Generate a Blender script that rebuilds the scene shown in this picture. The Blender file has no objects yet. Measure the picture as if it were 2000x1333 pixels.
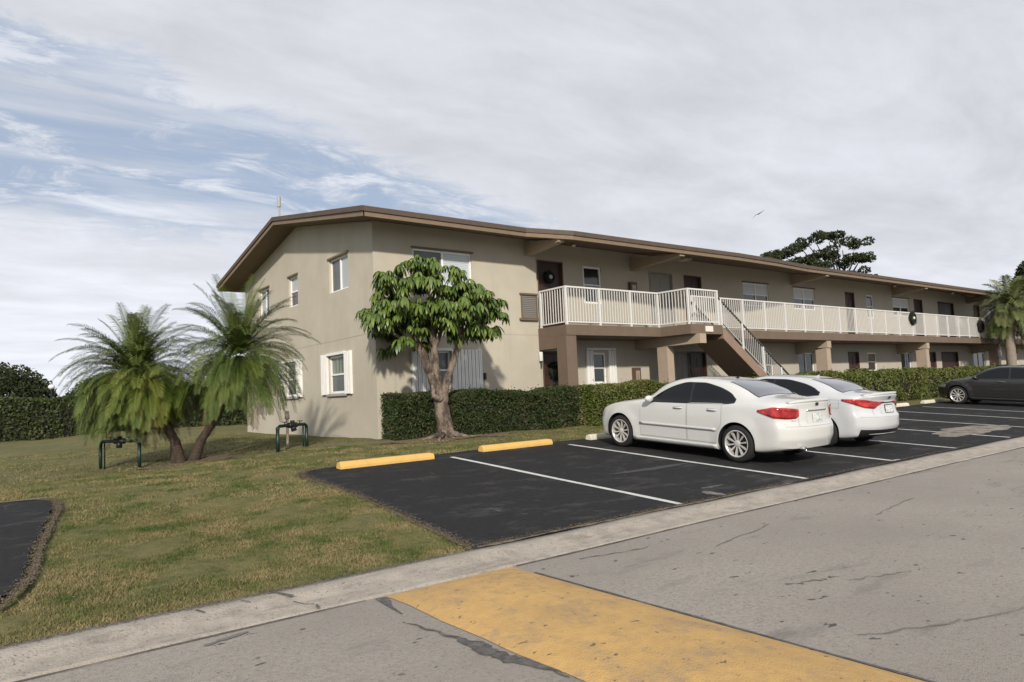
import bpy, math, random
import numpy as np
from mathutils import Vector, Matrix
from mathutils.bvhtree import BVHTree
random.seed(7); rng = np.random.default_rng(11)
C = bpy.context.scene.collection
PI = math.pi

# ------------------------------------------------------------------ materials
MATS = {}
def mat(name, col, rough=.8, var=.0, vscale=3., bump=0., bscale=30., col2=None, thr=(.4,.6), metal=0., spec=.5, coat=0., stretch=None, extra=None, trans=0., detail=6):
    if name in MATS: return MATS[name]
    m = bpy.data.materials.new(name); m.use_nodes = True
    nt = m.node_tree; N = nt.nodes; L = nt.links
    b = N['Principled BSDF']
    b.inputs['Roughness'].default_value = rough
    b.inputs['Metallic'].default_value = metal
    b.inputs['Specular IOR Level'].default_value = spec
    b.inputs['Coat Weight'].default_value = coat
    b.inputs['Coat Roughness'].default_value = .06
    c = (*col, 1)
    b.inputs['Base Color'].default_value = c
    tc = N.new('ShaderNodeTexCoord'); src = tc.outputs['Object']
    if stretch:
        mp = N.new('ShaderNodeMapping'); mp.inputs['Scale'].default_value = stretch
        L.new(src, mp.inputs['Vector']); src = mp.outputs['Vector']
    out = None
    if var or col2:
        nz = N.new('ShaderNodeTexNoise'); nz.inputs['Scale'].default_value = vscale; nz.inputs['Detail'].default_value = detail
        nz.inputs['Roughness'].default_value = .65
        L.new(src, nz.inputs['Vector'])
        rp = N.new('ShaderNodeValToRGB'); L.new(nz.outputs['Fac'], rp.inputs['Fac'])
        if col2:
            rp.color_ramp.elements[0].position = thr[0]; rp.color_ramp.elements[1].position = thr[1]
            rp.color_ramp.elements[0].color = c; rp.color_ramp.elements[1].color = (*col2, 1)
        else:
            rp.color_ramp.elements[0].position = .3; rp.color_ramp.elements[1].position = .7
            rp.color_ramp.elements[0].color = (*[v*(1-var) for v in col], 1)
            rp.color_ramp.elements[1].color = (*[min(1, v*(1+var)) for v in col], 1)
        out = rp.outputs['Color']
    if extra: out = extra(nt, src, out)
    if out is not None: L.new(out, b.inputs['Base Color'])
    if bump:
        n2 = N.new('ShaderNodeTexNoise'); n2.inputs['Scale'].default_value = bscale; n2.inputs['Detail'].default_value = 4
        L.new(src, n2.inputs['Vector'])
        bp = N.new('ShaderNodeBump'); bp.inputs['Strength'].default_value = bump; bp.inputs['Distance'].default_value = .02
        L.new(n2.outputs['Fac'], bp.inputs['Height']); L.new(bp.outputs['Normal'], b.inputs['Normal'])
    MATS[name] = m
    return m

def mixnode(nt, fac, a, b, mode='MIX'):
    mx = nt.nodes.new('ShaderNodeMix'); mx.data_type = 'RGBA'; mx.blend_type = mode
    if isinstance(fac, (int, float)): mx.inputs[0].default_value = fac
    else: nt.links.new(fac, mx.inputs[0])
    for s, v in ((6, a), (7, b)):
        if isinstance(v, tuple): mx.inputs[s].default_value = (*v, 1)
        else: nt.links.new(v, mx.inputs[s])
    return mx.outputs[2]
def noise(nt, src, scale, lo, hi, stretch=None, detail=6, rough=.6, dist=0.):
    if stretch:
        mp = nt.nodes.new('ShaderNodeMapping'); mp.inputs['Scale'].default_value = stretch
        nt.links.new(src, mp.inputs['Vector']); src = mp.outputs['Vector']
    nz = nt.nodes.new('ShaderNodeTexNoise'); nz.inputs['Scale'].default_value = scale; nz.inputs['Detail'].default_value = detail
    nz.inputs['Roughness'].default_value = rough; nz.inputs['Distortion'].default_value = dist
    nt.links.new(src, nz.inputs['Vector'])
    mr = nt.nodes.new('ShaderNodeMapRange'); mr.inputs['From Min'].default_value = lo; mr.inputs['From Max'].default_value = hi
    nt.links.new(nz.outputs['Fac'], mr.inputs['Value'])
    return mr.outputs['Result']

# asphalt / road / grass surface colours
def road_extra(nt, src, out):
    big = noise(nt, src, .5, .35, .7)
    out = mixnode(nt, big, out, (.245, .218, .19))
    dark = noise(nt, src, .9, .56, .72, (1, 3.2, 1), 8, .7)
    out = mixnode(nt, dark, out, (.175, .155, .137))
    spk = noise(nt, src, 55, .56, .68, None, 3)
    out = mixnode(nt, spk, out, (.17, .155, .14))
    spot = noise(nt, src, 5.5, .70, .735, (1, 1.8, 1), 2)
    out = mixnode(nt, spot, out, (.07, .066, .062))
    return out
def grass_extra(nt, src, out):
    dry = noise(nt, src, .55, .38, .66, None, 8, .7)
    out = mixnode(nt, dry, out, (.165, .14, .062))
    fine = noise(nt, src, 9, .4, .72, None, 8, .75)
    out = mixnode(nt, fine, out, (.175, .15, .07))
    dk = noise(nt, src, 5.5, .52, .68, None, 9, .8)
    out = mixnode(nt, dk, out, (.04, .052, .015))
    bare = noise(nt, src, .33, .60, .74, None, 8, .75)
    return mixnode(nt, bare, out, (.15, .11, .068))
def lot_extra(nt, src, out):
    dust = noise(nt, src, 1.3, .52, .78, (1, 1.8, 1), 10, .75)
    out = mixnode(nt, dust, out, (.085, .08, .075))
    wisp = noise(nt, src, 4.0, .64, .74, (1, .35, 1), 6, .7, 1.)
    return mixnode(nt, wisp, out, (.13, .125, .115))
def hump_extra(nt, src, out):
    big = noise(nt, src, 1.7, .42, .70, None, 8, .7)
    out = mixnode(nt, big, out, (.42, .26, .10))
    worn = noise(nt, src, 2.6, .49, .62, (1.2, 1, 1), 12, .85)
    out = mixnode(nt, worn, out, (.32, .225, .125))
    spot = noise(nt, src, 11, .64, .69, (1, 1.5, 1), 4)
    return mixnode(nt, spot, out, (.12, .085, .05))
def bark_extra(nt, src, out):
    w = noise(nt, src, 5, .44, .56, (1, 1, .4), 9, .8)
    return mixnode(nt, w, out, (.21, .165, .13))

M_road = mat('old_asphalt', (.26, .235, .205), .95, col2=(.345, .31, .27), vscale=26, thr=(.35, .65), bump=.5, bscale=120, extra=road_extra)
M_lot = mat('sealed_asphalt', (.020, .020, .0215), .92, var=.25, vscale=14, bump=.6, bscale=150, extra=lot_extra, spec=.22)
M_grass = mat('lawn_grass', (.075, .09, .024), .95, var=.4, vscale=3, bump=.9, bscale=60, extra=grass_extra, spec=.2)
M_conc = mat('kerb_concrete', (.37, .33, .28), .92, col2=(.26, .23, .195), vscale=5, thr=(.35, .68), bump=.5, bscale=60, extra=lambda nt, src, out: mixnode(nt, noise(nt, src, 2.2, .52, .70, (1, 2.5, 1), 8, .75), mixnode(nt, noise(nt, src, 45, .60, .70, None, 2), out, (.15, .13, .11)), (.19, .165, .14)))
M_hump = mat('faded_yellow_paint', (.50, .31, .11), .85, var=.12, vscale=10, bump=.5, bscale=90, extra=hump_extra)
M_ypaint = mat('yellow_stop_paint', (.62, .39, .11), .8, col2=(.50, .32, .12), vscale=6, thr=(.5, .8), bump=.3, bscale=60)
M_wpaint = mat('white_stop_paint', (.62, .58, .46), .8, col2=(.42, .38, .30), vscale=7, thr=(.5, .8), bump=.3, bscale=60)
M_line = mat('white_line_paint', (.55, .55, .53), .8, col2=(.22, .22, .215), vscale=7, thr=(.5, .82), detail=10)
M_tar = mat('crack_tar', (.055, .052, .05), .8, col2=(.13, .12, .11), vscale=16, thr=(.4, .65))
M_dust = mat('sandy_wear', (.25, .22, .17), .95, col2=(.09, .085, .08), vscale=3.5, thr=(.42, .62), bump=.3, detail=10)
M_dirt = mat('root_mulch', (.10, .085, .04), .95, col2=(.17, .11, .07), vscale=18, thr=(.4, .6), bump=.8, bscale=60)
M_edge = mat('broken_edge', (.20, .15, .105), .95, col2=(.10, .095, .045), vscale=14, thr=(.4, .6), bump=.8, bscale=60)
def stucco_extra(nt, src, out):
    streak = noise(nt, src, .7, .45, .9, (1, 1, .6), 6)
    out = mixnode(nt, streak, out, (.40, .357, .29))
    run = noise(nt, src, 1.0, .56, .80, (3.2, 3.2, .22), 9, .75)
    return mixnode(nt, run, out, (.37, .33, .27))
M_wall = mat('beige_stucco', (.455, .415, .335), .93, var=.07, vscale=1.3, bump=.35, bscale=70, extra=stucco_extra)
M_trim = mat('tan_trim', (.24, .165, .115), .8, var=.12, vscale=4)
M_brown = mat('brown_slab_paint', (.14, .10, .072), .85, var=.1, vscale=3, bump=.2)
M_soffit = mat('soffit_paint', (.145, .108, .07), .9, var=.08, vscale=2)
M_roof = mat('roof_shingle', (.085, .058, .045), .95, var=.25, vscale=9, bump=.4)
M_white = mat('white_enamel', (.78, .77, .74), .45, var=.03, vscale=8)
M_rail = mat('railing_white', (.62, .61, .59), .5, var=.05, vscale=6)
M_shut = mat('shutter_white', (.74, .73, .70), .6, var=.04, vscale=4)
M_door = mat('dark_brown_door', (.035, .016, .013), .5, var=.2, vscale=3)
M_gdoor = mat('grey_door', (.27, .26, .24), .7, var=.05)
M_glass = mat('dark_glass', (.018, .02, .022), .08, spec=.8)
M_glassg = mat('screened_glass', (.07, .075, .08), .25, spec=.6, var=.25, vscale=3)
def blind_extra(nt, src, out):
    wv = nt.nodes.new('ShaderNodeTexWave'); wv.wave_type = 'BANDS'; wv.bands_direction = 'Z'; wv.inputs['Scale'].default_value = 6.5
    nt.links.new(src, wv.inputs['Vector'])
    return mixnode(nt, wv.outputs['Fac'], out, (.52, .56, .58))
M_blind = mat('glass_over_blinds', (.40, .44, .46), .3, extra=blind_extra, var=.02, spec=.7)
M_black = mat('black_metal', (.012, .013, .013), .5)
M_dgreen = mat('dark_green_paint', (.006, .022, .018), .45)
M_red = mat('red_paint', (.12, .02, .015), .5)
M_brass = mat('brass', (.35, .25, .1), .4, metal=.9)
M_leaf_sch = mat('umbrella_leaf', (.042, .080, .012), .38, col2=(.14, .19, .035), vscale=4, thr=(.38, .66), spec=.5)
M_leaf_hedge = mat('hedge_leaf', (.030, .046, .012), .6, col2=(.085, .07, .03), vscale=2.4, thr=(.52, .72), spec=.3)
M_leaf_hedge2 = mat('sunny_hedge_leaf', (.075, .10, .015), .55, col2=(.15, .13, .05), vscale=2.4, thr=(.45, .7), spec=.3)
M_hcore = mat('hedge_core', (.012, .012, .006), 1.)
M_leaf_far = mat('far_leaf', (.024, .034, .012), .7, col2=(.045, .055, .022), vscale=.8, thr=(.4, .65), spec=.2)
M_leaf_bg = mat('clipped_leaf', (.03, .045, .012), .6, col2=(.065, .085, .025), vscale=1.5, thr=(.42, .62), spec=.3)
M_frond = mat('palm_frond', (.050, .082, .012), .6, col2=(.12, .15, .03), vscale=2.2, thr=(.4, .65), spec=.35)
M_frondy = mat('yellow_palm_frond', (.075, .115, .015), .6, col2=(.15, .155, .024), vscale=2.2, thr=(.4, .68), spec=.35)
M_dead = mat('dead_frond', (.17, .11, .05), .8)
M_bark = mat('pale_bark', (.062, .042, .032), .9, var=.3, vscale=5, bump=1.6, bscale=14, extra=bark_extra)
M_palmbark = mat('palm_bark', (.035, .024, .017), .95, col2=(.085, .058, .038), vscale=14, thr=(.4, .65), bump=1., bscale=30, stretch=(1, 1, 2.5))
M_ptrunk = mat('grey_palm_bark', (.22, .18, .145), .9, var=.2, vscale=6, bump=.6, stretch=(1, 1, 3))
M_tyre = mat('tyre_rubber', (.012, .012, .012), .85, bump=.2)
M_rimback = mat('wheel_dark', (.01, .01, .01), .6)
M_rim = mat('alloy', (.60, .585, .56), .3, metal=.45)
M_carglass = mat('tinted_glass', (.006, .007, .009), .05, spec=.32)
M_backglass = mat('rear_glass', (.06, .062, .07), .06, spec=1., coat=1.)
M_plastic = mat('black_plastic', (.015, .015, .015), .55)
M_tail = mat('red_lens', (.22, .006, .008), .15, coat=.5, col2=(.50, .03, .02), vscale=7, thr=(.42, .62))
M_lens = mat('clear_lens', (.5, .5, .5), .12, coat=.8)
M_chrome = mat('chrome', (.6, .6, .6), .15, metal=1.)
M_plate = mat('plate', (.6, .62, .6), .5, col2=(.30, .36, .33), vscale=14, thr=(.5, .6))
M_pearl = mat('pearl_white_paint', (.55, .548, .53), .3, coat=.9, var=.01)
M_silver = mat('white_silver_paint', (.50, .51, .525), .3, coat=.9, var=.01)
M_grey = mat('charcoal_paint', (.026, .025, .026), .34, coat=.7, metal=.2)
M_grasblade = mat('grass_blade', (.055, .088, .018), .8, col2=(.24, .19, .095), vscale=2.0, thr=(.38, .62), spec=.2, detail=10)
M_fronds_r = mat('queen_palm_leaf', (.09, .12, .03), .55, col2=(.13, .14, .06), vscale=1.2, spec=.3)

# ------------------------------------------------------------------ mesh builder
class MB:
    def __init__(s): s.v = []; s.f = []
    def add(s, vs, fs):
        n = len(s.v); s.v += [tuple(map(float, v)) for v in vs]; s.f += [tuple(i+n for i in f) for f in fs]; return s
    def box(s, x0, x1, y0, y1, z0, z1):
        return s.add([(x0,y0,z0),(x1,y0,z0),(x1,y1,z0),(x0,y1,z0),(x0,y0,z1),(x1,y0,z1),(x1,y1,z1),(x0,y1,z1)],
                     [(0,3,2,1),(4,5,6,7),(0,1,5,4),(1,2,6,5),(2,3,7,6),(3,0,4,7)])
    def bar(s, p, q, w, h=None):
        h = h or w; p = Vector(p); q = Vector(q); d = (q-p).normalized()
        u = Vector((0,0,1)) if abs(d.z) < .9 else Vector((0,1,0))
        a = d.cross(u).normalized()*w/2; b = d.cross(a).normalized()*h/2
        vs = [p+a+b, p-a+b, p-a-b, p+a-b, q+a+b, q-a+b, q-a-b, q+a-b]
        return s.add(vs, [(0,1,2,3),(7,6,5,4),(0,4,5,1),(1,5,6,2),(2,6,7,3),(3,7,4,0)])
    def tube(s, pts, rad, n=8, cap=True):
        pts = [Vector(p) for p in pts]; rad = rad if hasattr(rad, '__len__') else [rad]*len(pts)
        vs = []; fs = []; m = len(pts); a = None
        for i, p in enumerate(pts):
            d = (pts[min(i+1, m-1)]-pts[max(i-1, 0)]).normalized()
            if a is None: a = d.cross(Vector((.3, 1, .2))).normalized()
            a = (a - d*a.dot(d)).normalized(); b = d.cross(a)
            for k in range(n):
                t = 2*PI*k/n; vs.append(p+(a*math.cos(t)+b*math.sin(t))*rad[i])
        for i in range(m-1):
            for k in range(n):
                fs.append((i*n+k, i*n+(k+1) % n, (i+1)*n+(k+1) % n, (i+1)*n+k))
        if cap: fs.append(tuple(range(n))[::-1]); fs.append(tuple((m-1)*n+k for k in range(n)))
        return s.add(vs, fs)
    def lathe(s, prof, c=(0,0,0), ax='z', n=24):
        vs = []; fs = []
        for (r, h) in prof:
            for k in range(n):
                t = 2*PI*k/n; a, b = r*math.cos(t), r*math.sin(t)
                v = {'z': (a, b, h), 'x': (h, a, b), 'y': (a, h, b)}[ax]; vs.append((v[0]+c[0], v[1]+c[1], v[2]+c[2]))
        for i in range(len(prof)-1):
            for k in range(n): fs.append((i*n+k, i*n+(k+1) % n, (i+1)*n+(k+1) % n, (i+1)*n+k))
        return s.add(vs, fs)
    def prism(s, poly, z0, z1):
        n = len(poly)
        return s.add([(x, y, z0) for x, y in poly]+[(x, y, z1) for x, y in poly],
                     [tuple(range(n))[::-1], tuple(range(n, 2*n))]+[(i, (i+1) % n, n+(i+1) % n, n+i) for i in range(n)])
    def build(s, name, m, parent=None, origin=(0,0,0), smooth=False, bevel=0.):
        me = bpy.data.meshes.new(name)
        ox, oy, oz = origin
        me.from_pydata([(x-ox, y-oy, z-oz) for x, y, z in s.v], [], s.f); me.update()
        if smooth: me.polygons.foreach_set('use_smooth', [True]*len(me.polygons))
        me.materials.append(m)
        o = bpy.data.objects.new(name, me); C.objects.link(o)
        if parent is not None: o.parent = parent
        else: o.location = origin
        if bevel:
            b = o.modifiers.new('bevel', 'BEVEL'); b.width = bevel; b.segments = 2; b.limit_method = 'ANGLE'
        return o
def npmesh(name, V, F, m, parent=None, smooth=False):
    """V (n,3), F (m,4) quads"""
    me = bpy.data.meshes.new(name); V = np.asarray(V, np.float32); F = np.asarray(F, np.int32); k = F.shape[1]
    me.vertices.add(len(V)); me.vertices.foreach_set('co', V.ravel())
    me.loops.add(F.size); me.loops.foreach_set('vertex_index', F.ravel())
    me.polygons.add(len(F)); me.polygons.foreach_set('loop_start', np.arange(0, F.size, k, dtype=np.int32))
    me.polygons.foreach_set('loop_total', np.full(len(F), k, np.int32))
    if smooth: me.polygons.foreach_set('use_smooth', np.ones(len(F), bool))
    me.update(calc_edges=True); me.validate()
    me.materials.append(m)
    o = bpy.data.objects.new(name, me); C.objects.link(o)
    if parent is not None: o.parent = parent
    return o
def tag(o, label=None, cat=None, group=None, kind=None):
    if label: o['label'] = label
    if cat: o['category'] = cat
    if group: o['group'] = group
    if kind: o['kind'] = kind
    return o
def thing(name, loc, label, cat, group=None, rot=(0,0,0)):
    o = bpy.data.objects.new(name, None); o.location = loc; o.rotation_euler = rot; o.empty_display_size = .2
    C.objects.link(o); return tag(o, label, cat, group)
def dup(root, loc, label, rot=None):
    r = root.copy(); C.objects.link(r); r.location = loc; r['label'] = label
    if rot: r.rotation_euler = rot
    def rec(src, dst):
        for ch in list(src.children):
            c = ch.copy(); C.objects.link(c); c.parent = dst; rec(ch, c)
    rec(root, r); return r
def sm(t): t = min(1., max(0., t)); return t*t*(3-2*t)

# ------------------------------------------------------------------ ground
def gz(x, y):
    b = -1.87+.0667*max(y, 5.7) if y < 11.3 else -1.116+(min(y, 13.8)-11.3)/2.5*.166
    return b-.25*sm((6.5-x)/5)*sm((y-10)/6)
def sheet(name, xs, ys, zf, m, kind='structure'):
    V = [(x, y, zf(x, y)) for y in ys for x in xs]; n = len(xs)
    F = [(j*n+i, j*n+i+1, (j+1)*n+i+1, (j+1)*n+i) for j in range(len(ys)-1) for i in range(n-1)]
    o = npmesh(name, V, F, m, smooth=True); return tag(o, kind=kind)
def rough(x, y): return .012*math.sin(3.1*x+1.3*y)+.010*math.sin(5.3*y-2.2*x+1)+.008*math.sin(9.7*x+7.1*y)
xs = [-600, -200, -80, -40, -20]+list(np.arange(-10, 30, .35))+[31, 34, 38, 44, 52, 62, 80, 120, 250, 600]
ys = [5.70]+list(np.arange(5.9, 18, .3))+list(np.arange(18, 46, 1.))+[50, 60, 80, 130, 250, 600]
def inlot(x, y):
    xe = float(np.interp(y, [5.7, 6.4, 7.2, 8, 8.9, 9.8, 10.6, 11.0, 11.2], [3.86, 3.93, 3.99, 4.07, 4.13, 4.13, 4.10, 4.16, 4.4]))
    xl = float(np.interp(y, [5.8, 6.3, 6.63, 6.97, 7.38, 8.28, 9.41, 10.3, 11.1, 11.5], [-.8, 0, .22, .34, .45, .55, .73, .87, .93, .78]))
    return sm((x-xe+.1)/.35)*sm((11.75-y)/.3) if x > 2.5 else sm((xl-x+.1)/.35)*sm((11.75-y)/.3)
def zl(x, y):
    k = inlot(x, y); return gz(x, y)-.004-.035*k+rough(x, y)*sm((y-5.7)/.6)*(1 if y < 60 else 0)*(1-k)
tag(sheet('lawn', xs, ys, zl, M_grass), 'mown patchy green and straw lawn rising to the beige building')
tag(sheet('ground', [-600, 600], [-600, 600], lambda x, y: -1.75, M_grass), 'grassy ground reaching to the horizon')
tag(sheet('road', np.linspace(-80, 160, 60), list(np.linspace(-7, 5.13, 14)), lambda x, y: -1.535, M_road), 'worn light grey asphalt road')
# kerb and gutter in one profile
prof = [(5.76, -1.60), (5.74, -1.478), (5.62, -1.470), (5.50, -1.474), (5.42, -1.508), (5.18, -1.522), (5.13, -1.524), (5.12, -1.60)]
xk = list(np.arange(-30, 30, .5))+list(range(30, 130, 5))
V = []; F = []
for x in xk:
    for (y, z) in prof: V.append((x, y+.012*math.sin(x*1.1), z+.004*math.sin(x*2.3)))
np_ = len(prof)
for i in range(len(xk)-1):
    for k in range(np_-1): F.append((i*np_+k, i*np_+k+1, (i+1)*np_+k+1, (i+1)*np_+k))
kb = npmesh('kerb', V, F, M_conc); tag(kb, 'low grey concrete kerb and gutter along the lawn and parking lot', kind='structure')
# joints in kerb, dark seam between gutter and road
mb = MB()
def strip(mb, pts, w, z, zf=None, jit=0.):
    pts = [Vector((p[0], p[1], 0)) for p in pts]; vs = []
    for i, p in enumerate(pts):
        d = (pts[min(i+1, len(pts)-1)]-pts[max(0, i-1)]).normalized(); n = Vector((-d.y, d.x, 0))
        ww = (w[i] if hasattr(w, '__len__') else w)*(1+random.uniform(-jit, jit))/2
        for s_ in (1, -1):
            q = p+n*ww*s_; vs.append((q.x, q.y, (zf(q.x, q.y) if zf else 0)+z))
    mb.add(vs, [(2*i, 2*i+1, 2*i+3, 2*i+2) for i in range(len(pts)-1)])
strip(mb, [(x, 5.105+.012*math.sin(x*1.1)) for x in np.arange(3.85, 60, .3)], .03, -1.527, jit=.5)
strip(mb, [(x, 5.105+.012*math.sin(x*1.1)) for x in np.arange(-3, 2.5, .3)], .016, -1.527, jit=.6)
for (pts, w) in [([(1.86, 5.70), (1.90, 5.62), (1.93, 5.52), (1.95, 5.44)], .028), ([(1.62, 5.62), (1.66, 5.52)], .012), ([(1.30, 5.62), (1.33, 5.5)], .014)]:
    strip(mb, pts, w, -1.466, jit=.6)
strip(mb, [(1.95, 5.42), (1.98, 5.3), (2.05, 5.2), (2.02, 5.12)], .02, -1.502, jit=.6)
tag(mb.build('kerb_crack', M_tar), 'dark joints and cracks in the kerb', kind='structure')
# tar seams and cracks in the road
mb = MB()
strip(mb, [(2.52, 5.09), (2.51, 5.04), (2.50, 4.97), (2.48, 4.9), (2.46, 4.8), (2.44, 4.6)], [.08, .11, .07, .04, .025, .01], -1.529, jit=.3)
ty = np.linspace(4.45, 2.95, 46); strip(mb, [(float(np.interp(y, [2.95, 3.2, 3.35, 3.5, 3.7, 3.9, 4.1, 4.45], [2.56, 2.55, 2.5, 2.46, 2.47, 2.45, 2.42, 2.36]))+.012*math.sin(y*31), y) for y in ty], [float(np.interp(y, [2.95, 3.1, 3.3, 3.5, 3.7, 3.9, 4.1, 4.45], [.01, .05, .11, .12, .10, .04, .025, .006])) for y in ty], -1.529, jit=.35)
strip(mb, [(2.35+.1*math.sin((2.95-y)*2.4)+.01*math.sin(y*37), y) for y in np.linspace(2.95, 2.3, 24)], [.02+.07*math.sin(PI*i/23) for i in range(24)], -1.529, jit=.4)
tag(mb.build('tar_patch', M_tar), 'black tar patches beside the yellow speed hump', kind='structure')
mb = MB()
random.seed(5)
for (x0, y0, x1, y1, w) in [(4.4, 4.85, 5.2, 4.72, .02), (5.6, 4.25, 6.9, 4.5, .014), (4.9, 3.1, 5.25, 2.95, .02), (5.3, 2.85, 5.9, 2.6, .01), (.6, 3.6, 2.0, 3.35, .016), (1.2, 4.95, 1.5, 5.02, .03),
                         (-.5, 4.9, .6, 4.2, .008), (6.9, 1.3, 4.9, 1.9, .012), (4.9, 1.9, 4.2, 2.2, .012), (9, 2.2, 7.2, 1.7, .016), (8, 3.9, 9.4, 4.1, .012)]:
    n = 9; pts = [(x0+(x1-x0)*i/n+random.uniform(-.02, .02), y0+(y1-y0)*i/n+random.uniform(-.025, .025)) for i in range(n+1)]
    strip(mb, pts, w, -1.529, jit=.7)
for i in range(46):
    x = random.uniform(-1, 9); y = random.uniform(.8, 5.0); r = random.uniform(.008, .022)
    if 2.5 < x < 3.9: continue
    mb.add([(x+r*math.cos(a)*random.uniform(.7, 1.5), y+r*math.sin(a)*random.uniform(.6, 1), -1.530) for a in np.linspace(0, 5.4, 7)], [tuple(range(7))])
tag(mb.build('road_crack', mat('road_stain', (.15, .138, .125), .95)), 'thin cracks and oil spots on the road', kind='structure')
# speed hump
hx = list(np.linspace(2.57, 3.80, 17)); hy = list(np.arange(-6.5, 5.12, .25))+[5.10]
def hz(x, y):
    t = (x-2.57)/1.23; e = min(1, (5.10-y)/.35)
    return -1.533+.075*max(0, math.sin(PI*min(1, max(0, t))))**.7*sm(e)+.003
o = sheet('speed_hump', hx, hy, hz, M_hump); tag(o, 'faded yellow painted speed hump across the road')
for v in o.data.vertices:
    if v.co.x < 2.6: v.co.x += .008*math.sin(v.co.y*7)+.008*math.sin(v.co.y*23)
mb = MB(); strip(mb, [(3.82, y) for y in np.arange(-6, 5.1, .3)], .022, -1.528, jit=.5)
tag(mb.build('hump_seam', M_tar), 'dark seam along the far edge of the speed hump', kind='structure')
# parking lot sheet
def zlot(x, y): return -1.87+.0667*y+.012
edge = [(3.86, 5.78), (3.93, 6.4), (3.99, 7.2), (4.07, 8.0), (4.13, 8.9), (4.13, 9.8), (4.10, 10.6), (4.13, 11.0), (4.32, 11.25), (4.9, 11.38)]
V = []; F = []; cols = [5, 6, 8, 10, 12, 15, 18, 22, 27, 33, 40, 50, 65, 85]
ysl = list(np.linspace(5.74, 11.42, 36))
for y in ysl:
    xe = np.interp(y, [p[1] for p in edge], [p[0] for p in edge])+.03*math.sin(y*6)+.02*math.sin(y*15)
    for x in [xe]+cols:
        yy = y
        if y > 11.3: yy = y+(.25 if x > 8 else .25*max(0, (x-4.5)/3.5))+.02*math.sin(x*5)
        V.append((x, yy, zlot(x, yy)))
nc = len(cols)+1
for j in range(len(ysl)-1):
    for i in range(nc-1): F.append((j*nc+i, j*nc+i+1, (j+1)*nc+i+1, (j+1)*nc+i))
tag(npmesh('parking_lot', V, F, M_lot), 'freshly sealed black asphalt parking lot', kind='structure')
mb = MB()
strip(mb, [(x-.03, y) for x, y in edge[:-1]], .08, .004, lambda x, y: zlot(x, y)-.006, jit=.6)
strip(mb, [(x, 5.77+.01*math.sin(x*4)) for x in np.arange(3.9, 9.5, .1)], .05, .004, zlot, jit=.7)
tag(mb.build('lot_edge', M_edge), 'ragged sandy edge of the parking lot', kind='structure')
LX = [7.02, 9.94, 12.78, 15.45, 18.35, 21.2, 24.05, 26.9, 29.75, 32.6, 35.4, 38.3, 41.2, 44]
for i, x in enumerate(LX):
    mb = MB(); y0 = 5.82; y1 = 11.12
    strip(mb, [(x+.006*math.sin(k), y0+(y1-y0)*k/10) for k in range(11)], .10, .004, zlot, jit=.08)
    if i == 2: strip(mb, [(x-.06, 5.85), (x+.22, 5.83)], .05, .008, zlot)
    tag(mb.build('parking_line', M_line), 'white painted line between parking bays', kind='structure')
def blob(name, cx, cy, rx, ry, z, m, label, zf=None, seed=1, kind='structure', n=48, amp=.25):
    r_ = random.Random(seed); ph = [r_.uniform(0, 6.28) for _ in range(6)]
    V = [(cx, cy, (zf(cx, cy) if zf else 0)+z)]
    rings = 4
    for q in range(1, rings+1):
        for i in range(n):
            a = 2*PI*i/n; k = (1+amp*(math.sin(2*a+ph[0])*.5+math.sin(3*a+ph[1])*.4+math.sin(7*a+ph[2])*.3+math.sin(13*a+ph[3])*.22))*q/rings
            x, y = cx+rx*k*math.cos(a), cy+ry*k*math.sin(a); V.append((x, y, (zf(x, y) if zf else 0)+z))
    F = [(0, 1+i, 1+(i+1) % n) for i in range(n)]
    mbb = MB(); mbb.add(V, F+[(1+q*n+i, 1+(q+1)*n+i, 1+(q+1)*n+(i+1) % n, 1+q*n+(i+1) % n) for q in range(rings-1) for i in range(n)])
    return tag(mbb.build(name, m), label, kind=kind)
blob('worn_patch', 19.4, 6.95, 1.7, .55, .005, M_dust, 'sandy worn patch in the parking lot', zlot, 3)
blob('worn_patch', 8.3, 6.3, .22, .05, .005, mat('scuff3', (.10,.096,.088), .9, col2=(.04,.04,.04), vscale=12, thr=(.4,.6)), 'dusty scuff by the kerb of the lot', zlot, 4)
blob('worn_patch', 7.9, 6.0, .10, .16, .005, mat('scuff', (.2,.19,.17), .9, col2=(.05,.05,.05), vscale=9, thr=(.4,.6)), 'pale scuff near the kerb', zlot, 5)
blob('worn_patch', 8.9, 7.9, .8, .10, .005, mat('scuff2', (.04,.04,.039), .9), 'faint dust near the white sedan', zlot, 8)
blob('mulch_bed', 3.55, 15.7, 1.0, .8, .008, M_dirt, 'brown mulch and roots around the palm bases', lambda x, y: zl(x, y)+.004, 6)
blob('mulch_bed', 8.6, 13.9, 1.6, .6, .012, M_dirt, 'bare soil under the umbrella tree', lambda x, y: zl(x, y)+.004, 9)
blob('bare_soil', 6.6, 14.6, 2.0, .9, .008, mat('dry_soil', (.15,.12,.07), .95, col2=(.09,.085,.03), vscale=6, thr=(.4,.6), bump=.6), 'dry bare strip of lawn near the building corner', lambda x, y: zl(x, y)+.004, 12, amp=.4)
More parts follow.
